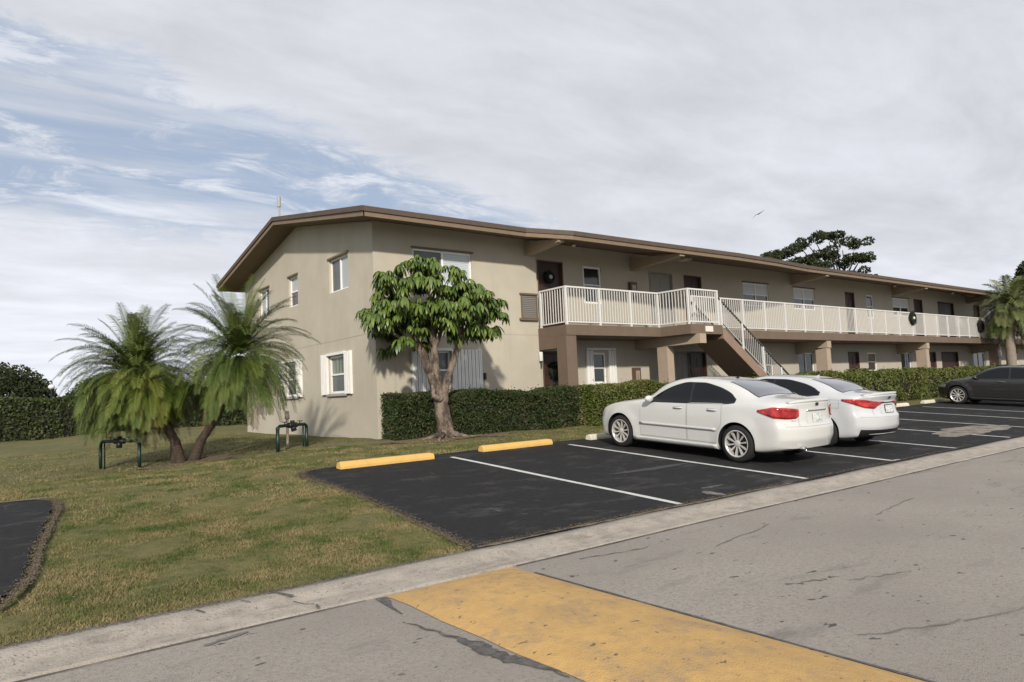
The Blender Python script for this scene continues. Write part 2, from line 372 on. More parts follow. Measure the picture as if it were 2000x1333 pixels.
# side lot on the left
ledge = [(-30, 5.78), (-.1, 5.80), (-.02, 6.3), (.19, 6.63), (.30, 6.97), (.40, 7.38), (.50, 8.28), (.68, 9.41), (.82, 10.3), (.88, 11.1), (.80, 11.45), (.3, 11.6), (-30, 11.9)]
V = []; F = []
yy = list(np.linspace(6.0, 11.5, 28)); 
for y in yy:
    xe = np.interp(y, [6.0, 6.3, 6.63, 6.97, 7.38, 8.28, 9.41, 10.3, 11.1, 11.5], [-.41, -.11, .11, .23, .34, .44, .62, .76, .82, .64])+.02*math.sin(y*9)+.012*math.sin(y*23)
    for x in (-40, -20, -10, -5, -2, -1, 0, xe):
        x = min(x, xe); V.append((x, y, gz(x, y)+.02))
for j in range(len(yy)-1):
    for i in range(7): F.append((j*8+i, j*8+i+1, (j+1)*8+i+1, (j+1)*8+i))
tag(npmesh('side_lot', V, F, M_lot), 'corner of a dark asphalt lot left of the lawn', kind='structure')
mb = MB(); strip(mb, [(np.interp(y, [6.0, 6.3, 6.63, 6.97, 7.38, 8.28, 9.41, 10.3, 11.1, 11.5], [-.41, -.11, .11, .23, .34, .44, .62, .76, .82, .64])+.07, y) for y in np.arange(6.0, 11.6, .06)], .05, .024, gz, jit=.35)
strip(mb, [(x, 11.5+.03*math.sin(x*7)) for x in np.arange(-6, .9, .2)], .12, .03, gz, jit=.5)
tag(mb.build('side_lot_edge', M_edge), 'crumbling soil edge of the left lot', kind='structure')
tag(None or (lambda mb: (strip(mb, [(-.2, 10.9), (.12, 10.85)], .12, .03, gz), mb.build('parking_line', M_line))[1])(MB()), 'short white painted mark on the left lot', kind='structure')

# grass blades (uncountable)
def in_lot(x, y):
    xe = np.interp(y, [5.7, 6.4, 7.2, 8, 8.9, 9.8, 10.6, 11.0], [3.86, 3.93, 3.99, 4.07, 4.13, 4.13, 4.10, 4.16])
    xl = np.interp(y, [5.8, 6.0, 6.3, 6.63, 6.97, 7.38, 8.28, 9.41, 10.3, 11.1, 11.5], [-.8, -.3, 0, .22, .34, .45, .55, .73, .87, .93, .78])
    return ((x > xe-.02) & (y < 11.2)) | ((y < 11.7) & (x > 4.3) & (y > 11.1) & (x < 60)) | ((x < xl+.05) & (y < 11.6))
def gzv(x, y):
    b = np.where(y < 11.3, -1.87+.0667*np.maximum(y, 5.7), -1.116+(np.minimum(y, 13.8)-11.3)/2.5*.166)
    s1 = np.clip((6.5-x)/5, 0, 1); s1 = s1*s1*(3-2*s1); s2 = np.clip((y-10)/6, 0, 1); s2 = s2*s2*(3-2*s2)
    return b-.25*s1*s2
def blades(n, x0, x1, y0, y1, h, w):
    x = rng.uniform(x0, x1, n); y = rng.uniform(y0, y1, n)
    k = ~in_lot(x, y) & ~((x > 7.7) & (y > 15.5)) & ~((x > 7.3) & (y > 14.2) & (x < 13))
    dens = .55+.45*np.sin(1.7*x+.8*np.sin(1.9*y))*np.sin(2.1*y+x)
    k &= rng.uniform(0, 1, n) < np.clip(dens+.45, .5, 1)
    x, y = x[k], y[k]; n = len(x); z = gzv(x, y)-.004
    a = rng.uniform(0, 2*PI, n); hh = h*rng.uniform(.5, 1.25, n); ww = w*rng.uniform(.6, 1.3, n); ln = rng.uniform(.2, 1.1, n)*hh; la = rng.uniform(0, 2*PI, n)
    P0 = np.stack([x-ww*np.cos(a), y-ww*np.sin(a), z], 1); P1 = np.stack([x+ww*np.cos(a), y+ww*np.sin(a), z], 1)
    P2 = np.stack([x+ln*np.cos(la), y+ln*np.sin(la), z+hh], 1)
    V = np.concatenate([P0, P1, P2], 1).reshape(-1, 3); return V
def clumps_(nc, per):
    cx = rng.uniform(-1, 6.5, nc); cy = rng.uniform(5.9, 15, nc); out = []
    k = ~in_lot(cx, cy); cx, cy = cx[k], cy[k]; n = len(cx)*per
    x = np.repeat(cx, per)+rng.normal(0, .05, n); y = np.repeat(cy, per)+rng.normal(0, .05, n); z = gzv(x, y)-.004
    a = rng.uniform(0, 2*PI, n); la = rng.uniform(0, 2*PI, n); h = rng.uniform(.02, .055, n); ww = .005
    return np.concatenate([np.stack([x-ww*np.cos(a), y-ww*np.sin(a), z], 1), np.stack([x+ww*np.cos(a), y+ww*np.sin(a), z], 1), np.stack([x+.6*h*np.cos(la), y+.6*h*np.sin(la), z+h], 1)], 1).reshape(-1, 3)
V = np.concatenate([blades(120000, -1.5, 4.3, 5.76, 9.5, .024, .005), blades(70000, -1.5, 8, 9.5, 15, .026, .008), blades(30000, -3, 10, 14, 26, .03, .012), blades(18000, 5, 22, 11.6, 13.6, .03, .01), clumps_(260, 30)])
tag(npmesh('grass', V, np.arange(len(V)).reshape(-1, 3), M_grasblade), 'short mown grass, green with straw coloured patches', 'grass', kind='stuff')

def flakes(n, path, wd, zf, sz):
    t = rng.uniform(0, len(path)-1.001, n); i = t.astype(int); f_ = t-i; pa = np.array(path)
    P = pa[i]*(1-f_)[:, None]+pa[i+1]*f_[:, None]+rng.normal(size=(n, 2))*wd
    z = np.array([zf(x, y) for x, y in P])+.004+rng.uniform(0, .012, n)
    a = rng.uniform(0, 6.28, n); s1 = sz*rng.uniform(.5, 1.6, n); V = []
    for k in range(4):
        b = a+k*PI/2; r = s1*(1. if k % 2 else .5); V.append(np.stack([P[:, 0]+r*np.cos(b), P[:, 1]+r*np.sin(b), z+.006*(k % 2)], 1))
    return np.stack(V, 1).reshape(-1, 3)
sl = [(float(np.interp(y, [6.0, 6.3, 6.63, 6.97, 7.38, 8.28, 9.41, 10.3, 11.1, 11.5], [-.41, -.11, .11, .23, .34, .44, .62, .76, .82, .64]))+.06, y) for y in np.arange(6.0, 11.6, .2)]
V = np.concatenate([flakes(2600, sl, .032, lambda x, y: gz(x, y)+.02, .012), flakes(3500, [(x-.02, y) for x, y in edge], .045, zlot, .011), flakes(2500, [(x, 5.80) for x in np.arange(3.9, 16, .5)], .03, zlot, .009),
                    flakes(1500, [(x, 5.70) for x in np.arange(-2, 4, .5)], .03, lambda x, y: -1.475, .010), flakes(1800, [(3.2, 15.6), (3.9, 15.2)], .5, zl, .02), flakes(1500, [(7.4, 14.1), (9.8, 13.8)], .3, zl, .018), flakes(700, [(0.5, 6.5), (3.2, 7.5), (1.5, 9.5), (3.4, 11.5), (2.5, 13), (6, 13.5)], .9, lambda x, y: zl(x, y)+.012, .014)])
tag(npmesh('debris', V, np.arange(len(V)).reshape(-1, 4), mat('leaf_litter', (.24, .185, .13), .9, col2=(.12, .09, .055), vscale=25, thr=(.4, .6))), 'dry leaf litter and crumbs along the asphalt edges', 'debris', kind='stuff')

# ------------------------------------------------------------------ building
B0 = (7.8, 15.64, -.95)
bld = thing('apartment_building', B0, 'long two storey beige stucco apartment building with brown roof edge and white balcony railing', 'building')
def bp(mb, name, m, parent=None, **k):
    o = mb.build(name, m, parent or bld, origin=B0, **k); return o
XE = 60.; YF = 15.64; YC = 15.85; YB = 25.95; X0 = 7.8; ZB = -1.05; ZE = 4.45
def wallgrid(mb, axis, c, u0, u1, v0, v1, holes, depth, sgn):
    """wall on plane axis=c; u along, v up; holes (ua,ub,va,vb); reveals go depth*sgn inwards"""
    us = sorted({u0, u1, *[h[0] for h in holes], *[h[1] for h in holes]}); vs = sorted({v0, v1, *[h[2] for h in holes], *[h[3] for h in holes]})
    P = (lambda u, v, d: (u, c+d*sgn, v)) if axis == 'y' else (lambda u, v, d: (c+d*sgn, u, v))
    for i in range(len(us)-1):
        for j in range(len(vs)-1):
            um, vm = (us[i]+us[i+1])/2, (vs[j]+vs[j+1])/2
            if any(h[0] < um < h[1] and h[2] < vm < h[3] for h in holes): continue
            mb.add([P(us[i], vs[j], 0), P(us[i+1], vs[j], 0), P(us[i+1], vs[j+1], 0), P(us[i], vs[j+1], 0)], [(0, 1, 2, 3)])
    for (a, b, e, f) in holes:
        for (p, q) in (((a, e), (b, e)), ((b, e), (b, f)), ((b, f), (a, f)), ((a, f), (a, e))):
            mb.add([P(p[0], p[1], 0), P(q[0], q[1], 0), P(q[0], q[1], depth), P(p[0], p[1], depth)], [(0, 1, 2, 3)])
def window(axis, c, sgn, a, b, e, f, kind='hung', pane=M_glass, pane2=None, fr=.045, rec=.09, frame=None, sill=False, blind=False):
    frame = frame or M_white
    D = lambda u0, u1, d0, d1, z0, z1: ((u0, u1, *sorted((c+d0*sgn, c+d1*sgn)), z0, z1) if axis == 'y' else (*sorted((c+d0*sgn, c+d1*sgn)), u0, u1, z0, z1))
    mb = MB(); d0, d1 = rec-.03, rec+.03
    mb.box(*D(a+.002, a+fr, d0, d1, e+.002, f-.002)); mb.box(*D(b-fr, b-.002, d0, d1, e+.002, f-.002))
    mb.box(*D(a+fr, b-fr, d0, d1, e+.002, e+fr)); mb.box(*D(a+fr, b-fr, d0, d1, f-fr, f-.002))
    mu = (a+b)/2; mv = (e+f)/2
    if kind == 'hung': mb.box(*D(a+fr, b-fr, d0+.005, d1-.005, mv-.022, mv+.022))
    if kind in ('slide', 'quad'): mb.box(*D(mu-.03, mu+.03, d0+.005, d1-.005, e+fr, f-fr))
    if kind == 'quad':
        mb.box(*D(a+fr, mu-.03, d0+.008, d1-.008, mv-.02, mv+.02)); mb.box(*D(mu+.03, b-fr, d0+.008, d1-.008, mv-.02, mv+.02))
    w = bp(mb, 'window', frame)
    parts = [(a+fr, b-fr, e+fr, f-fr)]
    if pane2 is not None:
        if kind == 'slide': parts = [(a+fr, mu, e+fr, f-fr), (mu, b-fr, e+fr, f-fr)]
        else: parts = [(a+fr, b-fr, e+fr, mv), (a+fr, b-fr, mv, f-fr)]
    for i, (p, q, r, s) in enumerate(parts):
        mb = MB(); mb.box(*D(p, q, rec+.004+.002*i, rec+.02+.002*i, r, s)); o = bp(mb, 'pane', pane if i == 0 else pane2, w)
    if sill:
        mb = MB(); mb.box(*D(a-.09, b+.09, -.06, .02, e-.07, e-.003)); bp(mb, 'sill', M_trim if sill == 2 else mat('sill_grey', (.36,.35,.33), .8), w)
    if sill == 0 and frame is M_white and rec > .05:
        mb = MB(); mb.box(*D(a-.05, b+.05, -.035, .004, f+.003, f+.05)); bp(mb, 'lintel_trim', mat('lintel_brown', (.15,.11,.075), .8), w)
    return w
# gable end wall
GW = [(17.10, 18.36, 2.99, 3.92, 'slide'), (20.74, 21.52, 2.99, 3.93, 'hung'), (23.35, 24.4, 3.0, 3.93, 'slide')]
GL = [(17.42, 18.52, .22, 1.25), (20.93, 21.95, .22, 1.27)]
mb = MB(); wallgrid(mb, 'x', X0, YF, YB, ZB, ZE-.02, [g[:4] for g in GW]+GL, .13, 1)
ZR = 5.45; YM = (YF+YB)/2
mb.add([(X0, YF, ZE-.02), (X0, YB, ZE-.02), (X0, YM, ZR)], [(0, 1, 2)])
mb.add([(X0, YB, ZB), (XE, YB, ZB), (XE, YB, ZE), (X0, YB, ZE)], [(0, 1, 2, 3)])
mb.add([(XE, YF, ZB), (XE, YB, ZB), (XE, YB, ZE), (XE, YM, ZR), (XE, YF, ZE)], [(0, 1, 2, 3, 4)])
bp(mb, 'gable_wall', M_wall)
for g in GW:
    if g[4] == 'slide': window('x', X0, 1, *g[:4], kind='slide', pane=M_glassg if g[0] > 20 else mat('pale_blind_glass', (.36,.38,.40), .3, spec=.7), pane2=M_glassg if g[0] < 20 else mat('pale_blind_glass', (.36,.38,.40), .3))
    else: window('x', X0, 1, *g[:4], pane=M_glass, pane2=mat('pale_blind_glass', (.36,.38,.40), .3))
def shutter_pair(axis, c, sgn, spans, e, f, top=None):
    for (a, b) in spans:
        mb = MB(); n = int((f-e)/.055)
        box = (lambda u0, u1, d0, d1, z0, z1: (u0, u1, *sorted((c+d0*sgn, c+d1*sgn)), z0, z1)) if axis == 'y' else (lambda u0, u1, d0, d1, z0, z1: (*sorted((c+d0*sgn, c+d1*sgn)), u0, u1, z0, z1))
        mb.box(*box(a, a+.04, -.07, -.003, e, f)); mb.box(*box(b-.04, b, -.07, -.003, e, f))
        nn = max(2, int((b-a)/.06))
        for i in range(nn):
            u = a+.04+(b-a-.08)*i/nn; mb.box(*box(u, u+(b-a-.08)/nn*.8, -.075+.012*(i % 2), -.02, e+.01, f-.01))
        bp(mb, 'shutter', M_shut)
for (a, b, e, f) in GL:
    w = window('x', X0, 1, a, b, e, f, pane=M_glassg, pane2=mat('curtain_glass', (.06,.075,.06), .3, col2=(.22,.25,.2), vscale=3.5, thr=(.45,.55), stretch=(1, 3, .2)), fr=.06, rec=.07, sill=1)
    shutter_pair('x', X0, 1, [(a-.42, a-.04), (b+.02, b+.42)], e-.03, f+.07)
    mb = MB(); mb.box(X0-.075, X0-.003, a-.04, b+.02, f+.01, f+.08); bp(mb, 'shutter_track', M_shut, w)
# front wall, projecting part
FW = [(8.93, 10.75, 2.9, 3.86), (9.42, 9.97, .2, 1.2)]
mb = MB(); wallgrid(mb, 'y', YF, X0, 13.02, ZB, ZE, FW, .12, 1)
mb.add([(13.02, YF, ZB), (13.02, YC, ZB), (13.02, YC, ZE), (13.02, YF, ZE)], [(0, 1, 2, 3)])
bp(mb, 'front_wall', M_wall)
window('y', YF, 1, *FW[0], kind='slide', pane=M_glassg, pane2=M_blind, rec=.07)
window('y', YF, 1, *FW[1], pane=M_glass, pane2=M_glassg, fr=.05)
shutter_pair('y', YF, 1, [(8.78, 9.42), (9.97, 10.92)], .15, 1.24)
mb = MB(); mb.box(9.42, 9.97, YF-.075, YF-.003, 1.20, 1.27); bp(mb, 'shutter_track', M_shut)
mb = MB(); mb.box(X0-.004, X0+.01, YF+.0, YB, 1.655, 1.67); mb.box(X0, 13.0, YF-.004, YF+.01, 1.655, 1.67); bp(mb, 'stucco_joint', mat('joint_beige', (.37, .325, .255), .93))
# louvred vent
mb = MB(); mb.box(12.40, 12.44, YF-.03, YF-.003, 2.14, 2.82); mb.box(12.96, 13.0, YF-.03, YF-.003, 2.14, 2.82); mb.box(12.36, 13.0, YF-.06, YF-.003, 2.82, 2.87); mb.box(12.32, 13.01, YF-.08, YF-.003, 2.08, 2.14)
v = bp(mb, 'vent', M_brown)
mb = MB()
for i in range(12): mb.bar((12.44, YF-.012, 2.17+i*.054), (12.96, YF-.012, 2.17+i*.054), .03, .012)
mb.box(12.44, 12.96, YF-.006, YF-.003, 2.14, 2.82); bp(mb, 'louvre', mat('vent_grey', (.21,.19,.175), .7), v)
# corridor wall with openings
UP = [('door', 13.28, 14.22), ('win', 15.1, 15.88, 2.72), ('gdoor', 18.2, 19.35), ('door', 20.05, 20.95), ('quad', 23.55, 25.25, 3.0), ('quad', 27.1, 28.75, 3.0), ('door', 31.4, 32.15), ('win', 33.35, 34.0, 2.8),
      ('quad', 36.0, 37.8, 3.0), ('door', 38.4, 39.3), ('dopen', 41.3, 43.3), ('door', 46.2, 47.0), ('quad', 48.2, 50, 3.0), ('door', 51.5, 52.4), ('quad', 54, 55.6, 3.0)]
LO = [('door', 13.32, 14.22), ('win', 15.33, 15.90, .2), ('win', 18.42, 19.0, .1), ('gdoor', 19.35, 20.05), ('door', 20.09, 20.95), ('win', 24.7, 25.2, .2), ('quad', 27.1, 28.3, .25), ('door', 31.25, 32.15), ('win', 33.0, 33.85, .3), ('quad', 36.4, 37.5, .25),
      ('door', 39.75, 40.4), ('dopen', 41.2, 43.3), ('quad', 45.5, 47.2, .3), ('door', 48.6, 49.4), ('quad', 51, 52.6, .3)]
holes = []
for k, l_ in ((1.85, UP), (-.93, LO)):
    for s in l_:
        top = 3.90 if k > 0 else 1.17
        holes.append((s[1], s[2], (s[3] if len(s) > 3 else k), top))
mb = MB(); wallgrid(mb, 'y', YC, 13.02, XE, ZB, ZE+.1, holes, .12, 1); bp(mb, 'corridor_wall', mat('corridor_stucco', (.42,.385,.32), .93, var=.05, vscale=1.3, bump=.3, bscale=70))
M_val = mat('white_valance', (.55, .57, .60), .6)
for l_, h_ in ((UP, holes[:len(UP)]), (LO, holes[len(UP):])):
    for s, h in zip(l_, h_):
        if s[0] in ('door', 'gdoor', 'dopen'):
            mb = MB(); mb.box(h[0], h[1], YC+.08, YC+.118, h[2]+.01, h[3]-.002); m_ = M_gdoor if s[0] == 'gdoor' else M_door  # dopen is an opening, its darkness painted as a flat door-brown panel
            if s[0] != 'dopen':
                for (q0, q1) in ((.12, .45), (.52, .92)):
                    for (r0, r1) in ((.12, .46), (.54, .88)):
                        mb.box(h[0]+(h[1]-h[0])*r0, h[0]+(h[1]-h[0])*r1, YC+.07, YC+.08, h[2]+(h[3]-h[2])*q0, h[2]+(h[3]-h[2])*q1)
            d = bp(mb, 'door', m_)
            mb = MB(); mb.lathe([(.0, -.05), (.022, -.045), (.03, -.02), (.012, 0), (.012, .02)], (h[0]+.08, YC+.07, h[2]+.98), 'y', 10); bp(mb, 'door_knob', M_brass, d, smooth=True)
            mb = MB()
            mb.box(h[0]-.04, h[0]+.002, YC-.015, YC+.1, h[2], h[3]+.04); mb.box(h[1]-.002, h[1]+.04, YC-.015, YC+.1, h[2], h[3]+.04); mb.box(h[0]+.002, h[1]-.002, YC-.015, YC+.1, h[3]-.002, h[3]+.04)
            bp(mb, 'door_frame', M_gdoor if s[0] == 'gdoor' else (M_door if s[0] == 'dopen' else mat('frame_brown', (.10,.05,.035), .6)), d)
        elif s[0] == 'win': window('y', YC, 1, *h, pane=M_glass, fr=.06, rec=.05, sill=0)
        else: window('y', YC, 1, *h, kind='slide' if s[1] > 40 or h[3] < 2 else 'quad', pane=M_glass, pane2=M_val if h[3] > 2 else M_glass, rec=.06, sill=0)
shutter_pair('y', YC, 1, [(15.02, 15.30), (15.98, 16.3)], .17, 1.24)
mb = MB(); mb.box(15.02, 16.3, YC-.09, YC-.003, 1.245, 1.31); bp(mb, 'shutter_track', M_shut)
# floor slab, landing, brown edges
mb = MB(); mb.box(13.0, XE, 14.42, YC-.003, 1.56, 1.85); mb.prism([(16.93, 14.42), (17.02, 13.34), (18.60, 13.34), (18.60, 14.42)], 1.56, 1.85); mb.box(18.60, 18.66, 13.44, 14.38, 1.42, 1.848)
bp(mb, 'floor_slab', M_brown)
mb = MB(); mb.box(13.0, 13.22, 14.86, YF-.003, 1.22, 1.558); bp(mb, 'end_beam', M_brown)
cols = [(13.0, 13.38, 14.44, 14.86), (17.28, 17.58, 14.5, 14.92)]+[(x, x+.3, 14.5, 14.98) for x in (26.9, 36.0, 45.2, 54.4)]
for i, (a, b, c, d) in enumerate(cols):
    mb = MB(); mb.box(a, b, c, d, -1.0, 1.56 if i == 0 else 1.28); bp(mb, 'column', M_brown if i == 0 else mat('column_tan', (.36,.285,.22), .9, var=.06, vscale=3), bevel=.008)
    if i:
        y0 = 13.22 if i == 1 else 14.46
        mb = MB(); mb.add([(x, y, z) for x in (a, b) for (y, z) in ((y0, 1.558), (y0, 1.27), (YC-.003, 1.1 if i > 1 else 1.27), (YC-.003, 1.558))],
                          [(0, 1, 2, 3), (7, 6, 5, 4), (0, 4, 5, 1), (1, 5, 6, 2), (2, 6, 7, 3), (3, 7, 4, 0)])
        bp(mb, 'beam', mat('beam_tan', (.36,.29,.215), .9, var=.06, vscale=3))
# ground-floor walkway
mb = MB(); mb.box(13.0, XE, 14.3, YC-.003, -1.1, -.93); bp(mb, 'walkway', M_conc)
# roof
def eave(x): return float(np.interp(x, [7.1, 11.9, 12.9, 16, 20, 22.5, 25.5, 60.7], [14.66, 14.66, 13.85, 13.75, 13.52, 13.7, 14.22, 14.22]))
SL = .185; ZRT = 5.62; YRG = 20.8
def rz(y): return ZRT-SL*abs(y-YRG)
xr = [7.10, 9, 11, 11.9, 12.2, 12.5, 12.9, 14.5, 16, 18, 20, 21.3, 22.5, 24, 25.5, 30, 40, 50, 60.7]
V = []; F = []
for x in xr:
    e = eave(x); fy = 2*YRG-14.66
    V += [(x, e, rz(e)), (x, YRG, ZRT), (x, fy, rz(fy))]
for i in range(len(xr)-1):
    for k in range(2): F.append((3*i+k, 3*i+3+k, 3*i+4+k, 3*i+1+k))
mb = MB().add(V, F); ro = bp(mb, 'roof', M_roof)
mb = MB()   # soffit
VS = []; 
for x in xr:
    e = eave(x); VS += [(x+.0, e+.03, rz(e)-.215), (x, YRG, ZRT-.215), (x, fy-.03, rz(fy)-.215)]
mb.add(VS, F); bp(mb, 'soffit', M_soffit, ro)
def band(mb, off, z0, z1, t):
    for i in range(len(xr)-1):
        a, b = xr[i], xr[i+1]; ea, eb = eave(a)-off, eave(b)-off
        mb.add([(a, ea, rz(eave(a))+z0), (b, eb, rz(eave(b))+z0), (b, eb, rz(eave(b))+z1), (a, ea, rz(eave(a))+z1),
                (a, ea+t, rz(eave(a))+z0), (b, eb+t, rz(eave(b))+z0), (b, eb+t, rz(eave(b))+z1), (a, ea+t, rz(eave(a))+z1)],
               [(0, 1, 2, 3), (0, 4, 5, 1), (3, 2, 6, 7), (4, 7, 6, 5)])
    xg = 7.10-off
    for (ya, yb) in ((14.66-off, YRG), (fy+off, YRG)):
        za = rz(14.66); 
        mb.add([(xg, ya, za+z0), (xg, yb, ZRT+z0), (xg, yb, ZRT+z1), (xg, ya, za+z1), (xg+t, ya, za+z0), (xg+t, yb, ZRT+z0), (xg+t, yb, ZRT+z1), (xg+t, ya, za+z1)],
               [(3, 2, 1, 0), (0, 1, 5, 4), (2, 3, 7, 6), (4, 5, 6, 7), (0, 4, 7, 3)])
    mb.add([(xg, fy+off, rz(fy)+z0), (XE, fy+off, rz(fy)+z0), (XE, fy+off, rz(fy)+z1), (xg, fy+off, rz(fy)+z1)], [(0, 1, 2, 3)])
mb = MB(); band(mb, .035, -.11, .012, .03); bp(mb, 'drip_edge', mat('drip_brown', (.085,.06,.045), .75, var=.15, vscale=5), ro)
mb = MB(); band(mb, .0, -.225, -.108, .03); bp(mb, 'fascia', mat('fascia_tan', (.185,.132,.088), .8, var=.1, vscale=5), ro)
mb = MB(); mb.box(7.35, 7.42, 22.7, 22.77, 5.1, 5.35); mb.tube([(8, 22.8, 5.2), (8, 22.8, 6.9)], .02, 6); mb.bar((7.75, 22.8, 6.75), (8.25, 22.8, 6.6), .03); mb.bar((7.85, 22.8, 6.45), (8.15, 22.8, 6.4), .03)
bp(MB().tube([(8, 22.8, 5.1), (8, 22.8, 6.55)], .03, 8).tube([(8, 22.8, 6.55), (8, 22.8, 6.9)], .06, 8), 'vent_pipe', mat('pipe_grey', (.35,.34,.33), .6), ro)
# roof outrigger beams over the balcony
for x in (12.62, 17.25, 26.9, 36.0, 45.2):
    e = eave(x)+.06; mb = MB()
    mb.add([(xx, y, z) for xx in (x, x+.22) for (y, z) in ((e, rz(e)-.22), (e, rz(e)-.30), (YC if x > 13 else YF, rz(e)-.42), (YC if x > 13 else YF, rz(e)-.02))],
           [(0, 1, 2, 3), (7, 6, 5, 4), (0, 4, 5, 1), (1, 5, 6, 2), (2, 6, 7, 3), (3, 7, 4, 0)])
    bp(mb, 'rafter_beam', mat('beam_tan', (.36,.29,.215), .9), ro)
# soffit vents and ceiling lights
for x in (9.3, 11.2, 19.9, 22.6, 29.0):
    e = eave(x)+.25; z = rz(e)-.222; mb = MB(); mb.add([(x, e, z), (x+.45, e, z), (x+.45, e+.16, z+.03), (x, e+.16, z+.03)], [(0, 1, 2, 3)]); bp(mb, 'soffit_vent', M_brown, ro)
lx = [(13.75, 14.75), (34.2, 14.9), (40.8, 14.9)]
for (x, y) in lx:
    z = rz(y)-.22; mb = MB().lathe([(.0, z+.02), (.085, z+.02), (.085, z-.05), (.06, z-.07)], (x, y, 0), 'z', 14); l = bp(mb, 'ceiling_light', M_brown, smooth=True)
    mb = MB().lathe([(.06, z-.06), (.055, z-.10), (.03, z-.12), (.0, z-.125)], (x, y, 0), 'z', 14); bp(mb, 'lamp_globe', mat('lamp_glass', (.75,.72,.62), .3), l, smooth=True)
mb = MB().box(18.55, 18.95, 14.6, 14.95, 4.17, 4.23); bp(mb, 'ceiling_light', M_wall)
# hanging sign and fascia plaque
mb = MB().box(17.62, 18.02, 14.38, 14.41, 4.02, 4.24); mb.bar((17.7, 14.4, 4.24), (17.7, 14.4, 4.36), .015); mb.bar((17.95, 14.4, 4.24), (17.95, 14.4, 4.36), .015)
bp(mb, 'hanging_sign', mat('sign_tan', (.42,.33,.27), .8, col2=(.34,.22,.17), vscale=9, thr=(.45,.6)))
mb = MB().box(17.72, 18.08, 13.315, 13.337, 1.63, 1.80); bp(mb, 'address_plaque', mat('peeled_white', (.70,.62,.56), .8, col2=(.4,.28,.22), vscale=12, thr=(.6,.7)))
# fire extinguisher cabinets, sconce, mailbox-like things on the walls
for (x, z) in ((17.12, 2.95), (17.06, .12)):
    mb = MB(); mb.box(x, x+.3, YC-.13, YC-.003, z, z+.55); c_ = bp(mb, 'extinguisher_cabinet', mat('cabinet_bronze', (.10,.06,.04), .5))
    mb = MB(); mb.box(x+.06, x+.24, YC-.137, YC-.132, z+.1, z+.45); bp(mb, 'cabinet_glass', mat('cab_glass', (.3,.25,.2), .2), c_)
    mb = MB().lathe([(0, z+.1), (.04, z+.1), (.04, z+.34), (.02, z+.4), (0, z+.4)], (x+.15, YC-.10, 0), 'z', 12); bp(mb, 'fire_extinguisher', M_red, c_, smooth=True)
mb = MB().lathe([(0, 1.17), (.055, 1.165), (.06, 1.13), (.06, .93), (.05, .9)], (13.0, YF-.07, 0), 'z', 14); s_ = bp(mb, 'wall_lamp', mat('sconce_white', (.62,.62,.60), .4), smooth=True)
mb = MB().lathe([(.05, .9), (.035, .87), (0, .86)], (13.0, YF-.07, 0), 'z', 14); bp(mb, 'lamp_cap', M_plastic, s_, smooth=True)
mb = MB().box(10.99, 11.05, YF-.06, YF-.003, .42, .60); bp(mb, 'hose_bracket', M_plastic)
mb = MB().tube([(45.0, 14.40, 1.54), (45.0, 14.38, 1.0), (45.08, 14.38, .75)], .10, 10); bp(mb, 'downspout', mat('sconce_white', (.62,.62,.60), .4), smooth=True)
# railing
ZT, ZL = 2.93, 1.93
def rail_run(p, q, nposts, first=True, last=True, parent=None, dz=0., top=M_rail, name='railing', zt=None, zl=None, sp=.112, pw=.019):
    """p,q (x,y,floor z). returns mesh parts"""
    p = Vector(p); q = Vector(q); L_ = (q-p).xy.length; mb = MB()
    zt = 1.08 if zt is None else zt; zl = .09 if zl is None else zl
    mb.bar(p+Vector((0,0,zl)), q+Vector((0,0,zl)), .035, .035)
    if top is M_rail: mb.bar(p+Vector((0,0,zt)), q+Vector((0,0,zt)), .05, .045)
    n = max(1, int(round(L_/sp)))
    for i in range(1, n):
        c = p.lerp(q, i/n); mb.bar(c+Vector((0,0,zl)), c+Vector((0,0,zt)), pw)
    r = bp(mb, name, M_rail, parent)
    if top is not M_rail: mb = MB(); mb.bar(p+Vector((0,0,zt)), q+Vector((0,0,zt)), .05, .05); bp(mb, 'handrail', top, r)
    for i in range(nposts+1):
        if (i == 0 and not first) or (i == nposts and not last): continue
        c = p.lerp(q, i/nposts); mb = MB(); mb.bar(c+Vector((0,0,-.12)), c+Vector((0,0,zt+.02)), .06); bp(mb, 'post', M_rail, r)
    return r
FZ = 1.85
rail_run((13.10, 15.60, FZ), (13.10, 14.50, FZ), 1)
for (a, b) in ((13.10, 14.40), (14.40, 15.70), (15.70, 16.95)): rail_run((a, 14.50, FZ), (b, 14.50, FZ), 1, first=False)
rail_run((16.95, 14.50, FZ), (17.07, 13.42, FZ), 1, first=False)
rail_run((17.07, 13.42, FZ), (18.50, 13.42, FZ), 1, first=False)
x = 18.62; xs_ = [18.62, 20.1]+list(np.arange(21.42, 59.5, 1.33))
for a, b in zip(xs_[:-1], xs_[1:]): rail_run((a, 14.50, FZ), (b, 14.50, FZ), 1, first=(a == 18.62), sp=.115, pw=.02)
